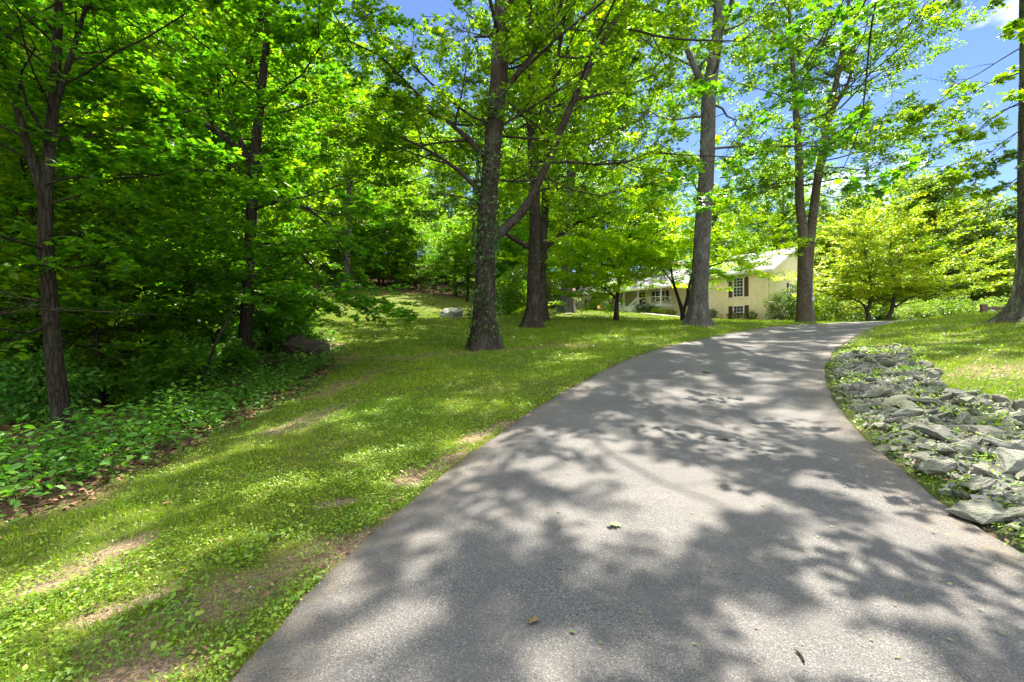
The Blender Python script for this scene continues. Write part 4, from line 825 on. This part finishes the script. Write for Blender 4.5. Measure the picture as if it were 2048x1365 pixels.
for px, py, s_, l_ in ((838, 630, .5, 'small stone just left of the pale lawn boulder'), (857, 631, .4, 'small stone between its neighbour and the pale lawn boulder'), (1137, 629, .7, 'pale flat stone in the grass before the thick grey trunk')):
    g = gp(px, py); rock('lawn_stone', rock_mesh('lawn_stone', px, 12, 0), 'boulder', (g.x, g.y, g.z+.04), (s_, s_*.7, s_*.45), (0, 0, px), l_, 'stone')
RM0 = [rock_mesh('pebble', 200+i, 12+i % 6, 0, [(1.2,.75,.5),(1,.9,.6),(1.35,.7,.42),(1,.8,.75),(1.3,.9,.35)][i % 5], .075) for i in range(8)]
RM = [rock_mesh('stone', 220+i, 13+i % 6, 1, [(1.2,.8,.62),(1,.9,.7),(1.35,.75,.5),(1,.85,.8),(1.25,.95,.5)][i % 5], .10) for i in range(12)]
BIG = [(1800,815,.5,.8,'long pale flat rock, largest at the top left of the rubble bank'), (1860,815,.38,.6,'bluish rock leaning against the long pale flat rock'), (1812,845,.36,.5,'greenish upright rock below the long pale flat rock'), (1915,800,.36,.4,'pale flat rock at the upper edge of the rubble'),
       (1872,950,.42,.45,'broad low grey slab near the asphalt edge'), (2034,945,.62,.45,'largest long grey rock jutting in at the right edge'), (1985,880,.38,.45,'rounded green-grey rock above the largest long rock'), (2010,905,.40,.35,'smooth pale rock resting against the rounded green-grey rock'),
       (1955,985,.28,.3,'angular blue-grey rock below the largest long rock'), (1965,1040,.42,.3,'layered greenish rock half buried by the asphalt edge'), (1945,795,.3,.3,'squat rock among the rubble below the grass'), (1930,865,.34,.4,'flat green-grey rock in the middle of the rubble bank'), (2035,1050,.3,.25,'grey flat rock low at the right edge'), (1760,905,.26,.2,'flat rock touching the asphalt edge'), (1875,880,.3,.3,'mossy green rock in the middle of the rubble bank')]
taken = []
for i, (px, py, s_, th_, l_) in enumerate(BIG):
    g = gp(px, py); me_ = rock_mesh('large_stone', 300+i, 15, 1, (1.25, .8, .62), .07)
    s2_ = s_*1.1
    rock('large_stone', me_, 'rock', (g.x, g.y, gh1(g.x, g.y)+s_*.12), (s2_, s2_*.9, s2_*(.45+th_*.4)), (rng.uniform(-.25, .25), rng.uniform(-.3, .3), [.3,-.5,.2,.1,.35,.62,.1,-.3,.4,.1,.8,.2,0,.5,.3][i]), l_, 'rock', 'large rocks in the rubble bank'); taken.append((g.x, g.y, s_))
n = 0; RP = np.array(ROCKY); first = [True]*12
sizes = np.sort(rng.uniform(0, 1, 6000)**2.6)[::-1]*.20+.12
for s_ in sizes:
    if n >= 284: break
    x_, y_ = rng.uniform(3.2, 12.5), 2.0+rng.uniform(0, 1)**1.35*11.5
    if x_/y_ > 1.2 or not in_poly(np.array([x_]), np.array([y_]), RP)[0] or in_poly(np.array([x_]), np.array([y_]), ROAD)[0]: continue
    rdv = poly_dist(np.array([x_]), np.array([y_]), ROAD)[0]
    if rdv < .1+s_*.5 or (rdv < .45 and rng.uniform() < .5) or (y_ > 7.5 and rng.uniform() < .6): continue
    if any((x_-a_)**2+(y_-b_)**2 < (.36*(s_+r_))**2 for a_, b_, r_ in taken): continue
    taken.append((x_, y_, s_)); k = n % 12
    rock('stone', RM[k], 'rock', (x_, y_, gh1(x_, y_)+s_*rng.uniform(.08, .26)+.01), (s_*rng.uniform(.9, 1.35), s_*rng.uniform(.8, 1.1), s_*rng.uniform(.7, 1.05)), (rng.uniform(-.5, .5), rng.uniform(-.5, .5), rng.uniform(0, 6.28)), 'small angular grey-green stone in the rubble bank beside the driveway', 'stone', 'small stones in the rubble bank'); n += 1
# the smaller stones beyond the 284 largest: one mass
rg = np.random.default_rng(55); Xr = rg.uniform(3.2, 12.5, 16000); Yr = 1.9+rg.uniform(0, 1, 16000)**1.2*11.5
k = in_poly(Xr, Yr, RP) & ~in_poly(Xr, Yr, ROAD) & (poly_dist(Xr, Yr, ROAD[::2]) > .12+rg.uniform(0, .4, 16000)) & (Xr/Yr < 1.25); Xr, Yr = Xr[k][:3400], Yr[k][:3400]; Zr = gh(Xr, Yr)
Vs, Ts, o_ = [], [], 0; RT = []
for me_ in RM0:
    me_.calc_loop_triangles(); v_ = np.empty(len(me_.vertices)*3, np.float32); me_.vertices.foreach_get('co', v_); t_ = np.empty(len(me_.loop_triangles)*3, np.int32); me_.loop_triangles.foreach_get('vertices', t_); RT.append((v_.reshape(-1, 3), t_.reshape(-1, 3)))
for i in range(len(Xr)):
    v_, t_ = RT[i % 8]; mt = np.array(Matrix.Rotation(rg.uniform(0, 6.28), 3, 'Z') @ Matrix.Rotation(rg.uniform(-.5, .5), 3, 'X'))
    s_ = .05+.085*rg.uniform(0, 1)**1.5; Vs.append((v_*s_*rg.uniform(.8, 1.3, 3))@mt.T+np.array([Xr[i], Yr[i], Zr[i]+s_*.12])); Ts.append(t_+o_); o_ += len(v_)
tag(mkobj('rubble', mesh_np('rubble', np.vstack(Vs), np.vstack(Ts)), M['rock']), 'mass of fist-sized stones packed between the larger rocks of the bank', 'rubble', kind='stuff')
# gravel chips: nobody could count them
def chips(name, n, region, smin, smax, mat, seed, label, power=1.0):
    rg = np.random.default_rng(seed); X, Y = region(rg, n); Z = gh(X, Y); n = len(X)
    base = norm(np.array([(1,0,-.3),(-.4,.9,-.3),(-.6,-.8,-.25),(.1,.1,1),(.7,.5,.3),(-.6,.1,.4)])); tr = [(0,1,4),(1,5,4),(4,5,3),(1,2,5),(2,3,5),(2,0,3),(0,4,3),(0,2,1)]
    s = rg.uniform(smin, smax, n)[:, None, None]; th = rg.uniform(0, 6.28, n); c_, s__ = np.cos(th), np.sin(th)
    b_ = base[None]*np.array([1, .75, .55])*rg.uniform(.7, 1.3, (n, 6, 3)); bx_ = b_[..., 0]*c_[:, None]-b_[..., 1]*s__[:, None]; by_ = b_[..., 0]*s__[:, None]+b_[..., 1]*c_[:, None]
    V = np.stack([bx_, by_, b_[..., 2]], -1)*s; V += np.stack([X, Y, Z+.012], -1)[:, None]
    T = (np.array(tr)[None]+(np.arange(n)*6)[:, None, None]).reshape(-1, 3)
    return tag(mkobj(name, mesh_np(name, V.reshape(-1, 3), T, rnd=np.repeat(rg.uniform(0, 1, n), 6)), mat), label, 'gravel', kind='stuff')
m = NT('chip'); rn = m.attr('rnd'); M['chip'] = m.done(m.pbr(m.ramp(rn, [(0, (.06, .065, .06)), (.5, (.16, .165, .15)), (1, (.36, .33, .28))]), .85, .25))
def reg_rocky(rg, n):
    X = rg.uniform(3.2, 12.5, n*3); Y = rg.uniform(1.8, 13, n*3); k = in_poly(X, Y, RP) & ~in_poly(X, Y, ROAD) & (poly_dist(X, Y, ROAD) > .06+rg.uniform(0, .5, n*3)); return X[k][:n], Y[k][:n]
chips('gravel', 9000, reg_rocky, .018, .085, M['chip'], 1, 'broken stone chips between the rocks of the bank')
def reg_dirt(rg, n):
    X = rg.uniform(-5, 2, n*4); Y = rg.uniform(1.8, 9, n*4); d_, f_, r_ = masks(X, Y); k = (d_ > .5) & (f_ < .3) & ~in_poly(X, Y, ROAD); return X[k][:n], Y[k][:n]
chips('pebbles', 1800, reg_dirt, .003, .012, M['chip'], 2, 'pebbles in the bare soil strip beside the asphalt')
def reg_spill(rg, n):
    X = rg.uniform(7.5, 16, n*4); Y = rg.uniform(12, 21, n*4); k = (poly_dist(X, Y, REs[::4], False) < .5*rg.uniform(0, 1, n*4)**1.5+.1); return X[k][:n], Y[k][:n]
chips('loose_gravel', 2500, reg_spill, .012, .04, M['chip'], 3, 'loose gravel spilled along the right edge of the driveway')

# ---------------------------------------------------------------- stumps, logs, sticks in the woods
def stick(name, pts, mat, label, cat, sides=9, parent=None, flare=0.0, group=None):
    rg = np.random.default_rng(int(abs(pts[0][0]*97))+3)
    V, Q, q = trunk_tube(pts, sides, .15, flare, .3, rg=rg, rough=.05)
    o = mkobj(name, mesh_np(name, V, quads=Q, smooth=True), M[mat], parent)
    if parent is None: tag(o, label, cat, group)
    return o
def tilted(pts, sides=9):                                # lying or leaning wood: ring planes follow the path
    p = np.array(pts, float); s = np.r_[0, np.cumsum(np.linalg.norm(np.diff(p[:, :3], axis=0), axis=1))]; n = max(4, int(s[-1]/.12)); t = np.linspace(0, s[-1], n)
    q = np.stack([np.interp(t, s, p[:, i]) for i in range(4)], 1); q[1:-1] = .25*q[:-2]+.5*q[1:-1]+.25*q[2:]
    return tubes(q[None, :, :3], q[None, :, 3]*(1+.08*np.sin(np.arange(n)*1.7))[None], sides)
def log(name, pts, mat, label, cat='log', group=None, parent=None, sides=9):
    V, Q = tilted(pts, sides); o = mkobj(name, mesh_np(name, V, quads=Q, smooth=True), M[mat], parent)
    return tag(o, label, cat, group) if parent is None else o
def G(px, py, D=None, dz=0):
    if D: X, Y, Z = P(px, py, D); return (X, Y, Z)
    g_ = gp(px, py); return (g_.x, g_.y, g_.z+dz)
log('leaning_sapling', [(*G(392, 790), .03), (*G(430, 690, 10.2), .028), (*G(470, 610, 10.4), .022), (*G(500, 560, 10.6), .014), (*G(560, 500, 10.8), .006)], 'dark_bark', 'thin bare sapling leaning right in front of the dark-trunked maple', 'sapling', sides=7)
a_ = G(520, 742, None, .12); b_ = G(640, 722, None, .08)
log('fallen_log', [(*a_, .10), (*b_, .07)], 'dark_bark', 'fallen dark log lying before the dark boulder')
a_ = G(380, 790, None, .06); b_ = G(470, 742, None, .1); log('fallen_log', [(*a_, .05), (*b_, .07)], 'dark_bark', 'thin fallen log between the leaning sapling and the maple')
a_ = G(250, 800, None, .08); b_ = G(340, 765, None, .08); log('fallen_log', [(*a_, .06), (*b_, .05)], 'brown_bark', 'brown fallen log on the leaf litter left of the leaning sapling')
for i in range(26):                                     # brush heap
    px = rng.uniform(520, 660); py = rng.uniform(708, 738); a_ = G(px, py, None, rng.uniform(.02, .2)); th = rng.uniform(-.5, .5)+(3.14 if i % 2 else 0); l_ = rng.uniform(.4, 1.1)
    log('dead_branch', [(*a_, .012), (a_[0]+math.cos(th)*l_*.5, a_[1]+math.sin(th)*l_*.4, a_[2]+rng.uniform(.0, .2), .010), (a_[0]+math.cos(th)*l_, a_[1]+math.sin(th)*l_*.8, a_[2]+rng.uniform(-.05, .12), .004)], 'brown_bark', 'dead stick in the brush heap around the dark boulder', 'branch', 'dead sticks around the dark boulder', sides=5)
# uprooted stump with its root plate
ux, uy, uz = G(262, 690, 13.5); uz = h1(ux, uy)
ur = empty('uprooted_stump', (ux, uy, uz), label='mossy stump topped by a wide upturned plate of roots', cat='stump')
log('stump', [(0, 0, -.1, .24), (.0, 0, .9, .2), (.05, 0, 1.5, .24)], 'moss_bark', '', parent=ur, sides=14)
log('root_plate', [(-.85, .1, 1.45, .05), (-.5, 0, 1.5, .13), (0, 0, 1.6, .2), (.6, 0, 1.72, .15), (1.1, .1, 1.85, .05)], 'brown_bark', '', parent=ur, sides=10)
for i in range(13):
    th = i*.48+.2; log('root', [(.1, 0, 1.6, .07), (.1+math.cos(th)*.4, .15*math.sin(i), 1.6+abs(math.sin(th))*.45, .04), (.1+math.cos(th)*.85, .3*math.sin(i*2), 1.65+abs(math.sin(th))*.7, .012)], 'brown_bark', '', parent=ur, sides=6)
bx_, by_, _z = G(212, 735, 10.8); bz_ = h1(bx_, by_)
sp = empty('splintered_stump', (bx_, by_, bz_), label='broken stump with upright yellowish splinters near the left maple', cat='stump')
log('stump', [(0, 0, -.1, .24), (0, 0, .4, .2)], 'moss_bark', '', parent=sp, sides=14)
for i in range(16):
    th = i*.393; log('splinter', [(math.cos(th)*.15, math.sin(th)*.15, .3, .04), (math.cos(th)*.17, math.sin(th)*.17, .6+.3*math.sin(i*2.1)**2, .02), (math.cos(th)*.2, math.sin(th)*.2, .75+.35*math.sin(i*2.1)**2, .004)], 'brown_bark', '', parent=sp, sides=5)
# surface roots and twigs on the lawn
for i, (pa, pb, l_) in enumerate([((690,1118), (770,1095), 'thin bare stick on the soil strip beside the asphalt'), ((1590,1330), (1608,1362), 'short brown stick on the asphalt at the bottom'), ((1655,712), (1690,706), 'twig on the stones where the bank begins')]):
    a_, b_ = G(*pa, None, .035 if i == 1 else .012), G(*pb, None, .035 if i == 1 else .012); mm = tuple((a_[j]+b_[j])/2+(.012 if j < 2 else .006) for j in range(3))
    if i == 1: a_, b_, mm = [(q[0], q[1], h1(q[0], q[1])+.062) for q in (a_, b_, mm)]
    log('stick', [(*a_, .004), (*mm, .007), (*b_, .005)], 'brown_bark', l_, 'stick', sides=6)

# ---------------------------------------------------------------- leaves on the asphalt
def road_z(x_, y_): return h1(x_, y_)+.058
m = NT('fallen_leaf'); oi = m.n('ShaderNodeObjectInfo').outputs['Random']; M['fallen'] = m.done(m.pbr(m.ramp(oi, [(0, (.08, .17, .04)), (.6, (.14, .20, .07)), (.8, (.20, .21, .12)), (1, (.20, .09, .03))]), .6, .3))
def leaf_mesh(kind, seed):
    rg = np.random.default_rng(seed); tv, tt, tq = TPL[kind]; v = tv.copy(); v[:, 2] = .10+.16*np.sin(v[:, 1]*3.3+seed)*np.sign(v[:, 0]+.01)*abs(v[:, 0])*2; v[:, 1] -= .5
    me = mesh_np('fallen_leaf', v, tt, tq); me.materials.append(M['fallen']); return me
LM = [leaf_mesh('oak', 1), leaf_mesh('maple', 2), leaf_mesh('leaf6', 3), leaf_mesh('lobed', 4)]
def fleaf(px, py, s_, k, rot, label, group=None, pt=None):
    g_ = pt or gp(px, py); o = bpy.data.objects.new('fallen_leaf', LM[k]); C.objects.link(o); o.location = (g_[0], g_[1], road_z(g_[0], g_[1])-.01*s_)
    o.rotation_euler = (rng.uniform(-.12, .12), rng.uniform(-.12, .12), rot); o.scale = (s_, s_, s_); tag(o, label, 'leaf', group)
fleaf(1230, 1068, .125, 0, 1.9, 'pale lobed oak leaf on the asphalt in the middle foreground'); fleaf(1067, 1275, .085, 0, -.5, 'green half-folded oak leaf on the shaded asphalt')
fleaf(1145, 1298, .04, 2, 1, 'tiny green leaf right of the half-folded oak leaf'); fleaf(1412, 750, .22, 1, 1.4, 'green leafy sprig farther up the driveway'); fleaf(1447, 890, .12, 3, .6, 'yellow-green leaf in a sunny patch of asphalt')
n = 0
while n < 110:
    px, py = rng.uniform(1050, 2040), rng.uniform(700, 1350)
    g_ = gp(px, py)
    if not in_poly(np.array([g_.x]), np.array([g_.y]), ROAD)[0] or (poly_dist(np.array([g_.x]), np.array([g_.y]), REs[::4], False)[0] > 1.6 and rng.uniform() < .55): continue
    fleaf(0, 0, rng.uniform(.010, .028)*(1 if g_.y < 6 else 1.5), int(rng.integers(0, 4)), rng.uniform(0, 6.28), 'small fallen leaf scrap on the asphalt', 'leaf scraps scattered on the driveway', (g_.x, g_.y, g_.z)); n += 1

# ---------------------------------------------------------------- undergrowth plants along the edge of the woods
def weed_mesh(seed, hgt=.5, ns=5, nl=9, ls=.10):
    rg = np.random.default_rng(seed); S = np.c_[rg.normal(0, .07, (ns, 2)), np.zeros(ns)]; d = norm(np.c_[rg.normal(0, .45, (ns, 2)), np.ones(ns)]); Ln = hgt*rg.uniform(.6, 1.15, ns)
    Pp = grow(S, d, Ln, 5, -.08, .08, rg); V, Q = tubes(Pp, np.full((ns, 1), .004)*np.linspace(1, .5, 5)[None], 4)
    t_ = np.linspace(.3, 1, nl)[None].repeat(ns, 0)*3.99; i = t_.astype(int); f = (t_-i)[..., None]; ar = np.arange(ns)[:, None]
    A_ = Pp[ar, i]*(1-f)+Pp[ar, i+1]*f; th = np.arange(nl)[None]*2.4+rg.uniform(0, 6, (ns, 1)); D_ = np.stack([np.cos(th), np.sin(th), np.full(th.shape, .15)], -1)
    Vl, T, Ql, rn = leafgeo(A_.reshape(-1, 3), D_.reshape(-1, 3), .4, ls, 'leaf6', rg, .25)
    return mesh_np('stems', V, quads=Q, smooth=True), mesh_np('foliage', Vl, T, Ql, rnd=rn)
def weed(i, seed, **k):
    a_, b_ = weed_mesh(seed, **k); e = empty('weed_plant', (0, 0, 0)); mkobj('stems', a_, M['dark_bark'], e); mkobj('foliage', b_, M['weed_leaf'], e); return e
WP = [weed(i, 400+i, hgt=.55+.1*i, ns=5+i, ls=.115) for i in range(3)]+[weed(3, 410, hgt=.32, ns=9, nl=7, ls=.08)]
spots = []
edge = [xy(gp(*p)) for p in [(0,1010), (130,985), (250,940), (350,890), (450,840), (540,795), (625,758), (655,735)]]
eg = resamp(edge, 400)
for _ in range(4000):
    if len(spots) >= 120: break
    q = eg[int(rng.integers(0, 400))]; o_ = -abs(rng.normal(0, .9))-.05; x_ = q[0]+o_*.85+rng.normal(0, .1); y_ = q[1]-o_*.35+rng.normal(0, .1)
    if x_/y_ < -1.25 or in_poly(np.array([x_]), np.array([y_]), LAWN)[0]: continue
    if all((x_-a_)**2+(y_-b_)**2 > .27**2 for a_, b_ in spots): spots.append((x_, y_))
place(WP, [(x_, y_, rng.uniform(.6, 1.1)*(1.0 if y_ < 9 else .85), i % 4) for i, (x_, y_) in enumerate(spots)], 'broad-leaved weed growing along the edge of the left woods', 'weeds along the edge of the woods', 'plant')
# low leafy litter and ground cover inside the woods
def cover(name, X, Y, size, mat, seed, label, hz=(0.02, .12), kind='oval', up_j=.5, cat='plants', zadd=0):
    rg = np.random.default_rng(seed); n = len(X); Z = gh(X, Y)+rg.uniform(hz[0], hz[1], n)*1.0
    V, T, Q, rn = leafgeo(np.c_[X, Y, Z], np.c_[rg.normal(0, 1, (n, 2)), np.zeros(n)], up_j, 1.0, kind, rg)
    k = len(TPL[kind][0]); sz = np.repeat(size, k)[:, None] if np.ndim(size) else size
    c_ = np.repeat(np.c_[X, Y, Z], k, 0); V = c_+(V-c_)*sz
    return tag(mkobj(name, mesh_np(name, V, T, Q, rnd=rn), M[mat]), label, cat, kind='stuff')
rg = np.random.default_rng(77); X = rg.uniform(-26, -4, 60000); Y = 3+rg.uniform(0, 1, 60000)**1.4*30; d_, f_, r_ = masks(X, Y); k = (f_ > .12) & (X/Y > -1.25) & (fnoise(X, Y, 1.5, 9) > -.35); X, Y = X[k], Y[k]
cover('ground_cover', X, Y, .05+.035*np.clip(Y/8, 1, 4), 'weed_leaf', 78, 'low leafy undergrowth covering the floor of the left woods', (.03, .28))
m = NT('litter'); rn = m.attr('rnd'); M['litter'] = m.done(m.pbr(m.ramp(rn, [(0, (.06, .03, .018)), (.5, (.17, .09, .05)), (1, (.36, .22, .13))]), .8, .2))
X = rg.uniform(-20, -3, 50000); Y = 3+rg.uniform(0, 1, 50000)**1.3*22; d_, f_, r_ = masks(X, Y); k = (f_ > .5) & (X/Y > -1.25); X, Y = X[k], Y[k]
X2 = rg.uniform(-6, 14, 120000); Y2 = 1.8+rg.uniform(0, 1, 120000)**1.3*16; e2 = poly_dist(X2, Y2, ROAD[::3]); d2, f2, r2 = masks(X2, Y2)
k = ~in_poly(X2, Y2, ROAD) & (rg.uniform(0, 1, 120000) < np.where(e2 < .35, .22, .012)+.10*d2+.05*r2) & (abs(X2/Y2) < 1.3); nL = k.sum(); sL = np.r_[.06+.03*np.clip(Y/8, 0, 3), rg.uniform(.012, .04, nL)*(1+Y2[k]/12)]; X, Y = np.r_[X, X2[k]], np.r_[Y, Y2[k]]
cover('leaf_litter', X, Y, sL, 'litter', 79, 'brown dead leaves on the floor of the woods', (.005, .04), 'leaf6', .35, 'dead leaves')

# ---------------------------------------------------------------- grass and clover on the lawn
def polar(rg, n, r0, r1, a0=-54, a1=52, pw=0.0):
    r_ = r0*np.exp(rg.uniform(0, 1, n)*math.log(r1/r0)); a_ = np.radians(rg.uniform(a0, a1, n)); return r_*np.sin(a_), r_*np.cos(a_), r_
rg = np.random.default_rng(90)
X, Y, r_ = polar(rg, 620000, 1.5, 62); inr = in_poly(X, Y, ROAD); edg = poly_dist(X, Y, ROAD[::3]); d_, f_, k_ = masks(X, Y)
dens = (1-.96*d_)*(1-np.clip(f_*2, 0, 1))*(1-.8*k_)*(.35+.65*np.clip(fnoise(X, Y, 1.6, 11)+.5, 0, 1))*np.clip(.45+r_/14, 0, 1)
keep = ~inr & (edg > .015+rg.uniform(0, .05, len(X))) & (rg.uniform(0, 1, len(X)) < dens)
house_block = in_poly(X, Y, [H2W(-.5, 1.2), H2W(24, 2.2), H2W(24, -9), H2W(-.5, -9)]) | in_poly(X, Y, [(15.0, 50.0), (18.5, 44.8), (22.5, 40.8), (27, 40.2), (26.5, 37.8), (20.8, 38.6), (16.4, 43.0), (12.8, 49)])
keep &= ~house_block
X, Y, r_, d_, k_ = X[keep], Y[keep], r_[keep], d_[keep], k_[keep]
Z = gh(X, Y)-.006; n = len(X)
sc = .75+r_/7.5; hgt = rg.uniform(.014, .038, n)*np.clip(sc, 1, 4.0)*(1+.5*np.clip(fnoise(X, Y, .9, 12), 0, 1)); wd = .0028*sc*rg.uniform(.7, 1.5, n)
th = rg.uniform(0, 6.28, n); ln = rg.normal(0, .5, (n, 2))*hgt[:, None]
V = np.empty((n, 3, 3)); V[:, 0] = np.c_[X-np.cos(th)*wd, Y-np.sin(th)*wd, Z]; V[:, 1] = np.c_[X+np.cos(th)*wd, Y+np.sin(th)*wd, Z]; V[:, 2] = np.c_[X+ln[:, 0], Y+ln[:, 1], Z+hgt]
dry = np.clip(fnoise(X, Y, .8, 13)*.35+.45, 0, 1); rn = np.clip(dry*.6+rg.uniform(0, .5, n), 0, 1)
tag(mkobj('grass', mesh_np('grass', V.reshape(-1, 3), np.arange(n*3).reshape(-1, 3), rnd=np.repeat(rn, 3)), M['grass']), 'short sunlit grass of the lawn and the right bank', 'grass', kind='stuff')
X, Y, r_ = polar(rg, 420000, 1.5, 26); inr = in_poly(X, Y, ROAD); edg = poly_dist(X, Y, ROAD[::3]); d_, f_, k_ = masks(X, Y)
cl = fnoise(X, Y, 1.3, 14); dens = (1-.93*d_)*(1-np.clip(f_*1.1, 0, 1))*np.clip(.5+cl*1.1, .12, 1)*(1-.45*k_)*np.where(X > 4, .5, 1)
keep = ~inr & (edg > .02+rg.uniform(0, .06, len(X))) & (rg.uniform(0, 1, len(X)) < dens); X, Y, r_ = X[keep], Y[keep], r_[keep]
sz = .0165*np.clip(.7+r_/6, 1, 4)*rg.uniform(.6, 1.5, len(X))
cover('clover', X, Y, sz, 'clover', 91, 'clover and small broad-leaved weeds mixed through the lawn', (.008, .045), 'oval', .45, 'clover')
# bigger leafed ground plants beside the asphalt
X, Y, r_ = polar(rg, 90000, 1.6, 9, -50, 50); inr = in_poly(X, Y, ROAD); edg = poly_dist(X, Y, ROAD[::3]); cl = fnoise(X, Y, 2.3, 15)
keep = ~inr & (edg > .05) & (edg < .9) & (cl > .12) & (rg.uniform(0, 1, len(X)) < .5); X, Y, r_ = X[keep], Y[keep], r_[keep]
cover('edge_weeds', X, Y, 0.034*rg.uniform(.5, 1.4, len(X)), 'clover', 92, 'patches of leafy weeds hugging the edges of the asphalt', (.01, .08), 'leaf6', .5, 'weeds')
X = rg.uniform(3.2, 12.5, 60000); Y = rg.uniform(1.8, 13.5, 60000); k = in_poly(X, Y, RP) & ~in_poly(X, Y, ROAD) & (fnoise(X, Y, 2.6, 17) > .30); X, Y = X[k], Y[k]
cover('bank_weeds', X, Y, (.025+.003*Y)*rg.uniform(.6, 1.4, len(X)), 'clover', 93, 'leafy weeds sprouting between the stones of the bank', (.01, .13), 'leaf6', .6, 'weeds')
print('objects', len(bpy.data.objects), 'polys', sum(len(me.polygons) for me in bpy.data.meshes))
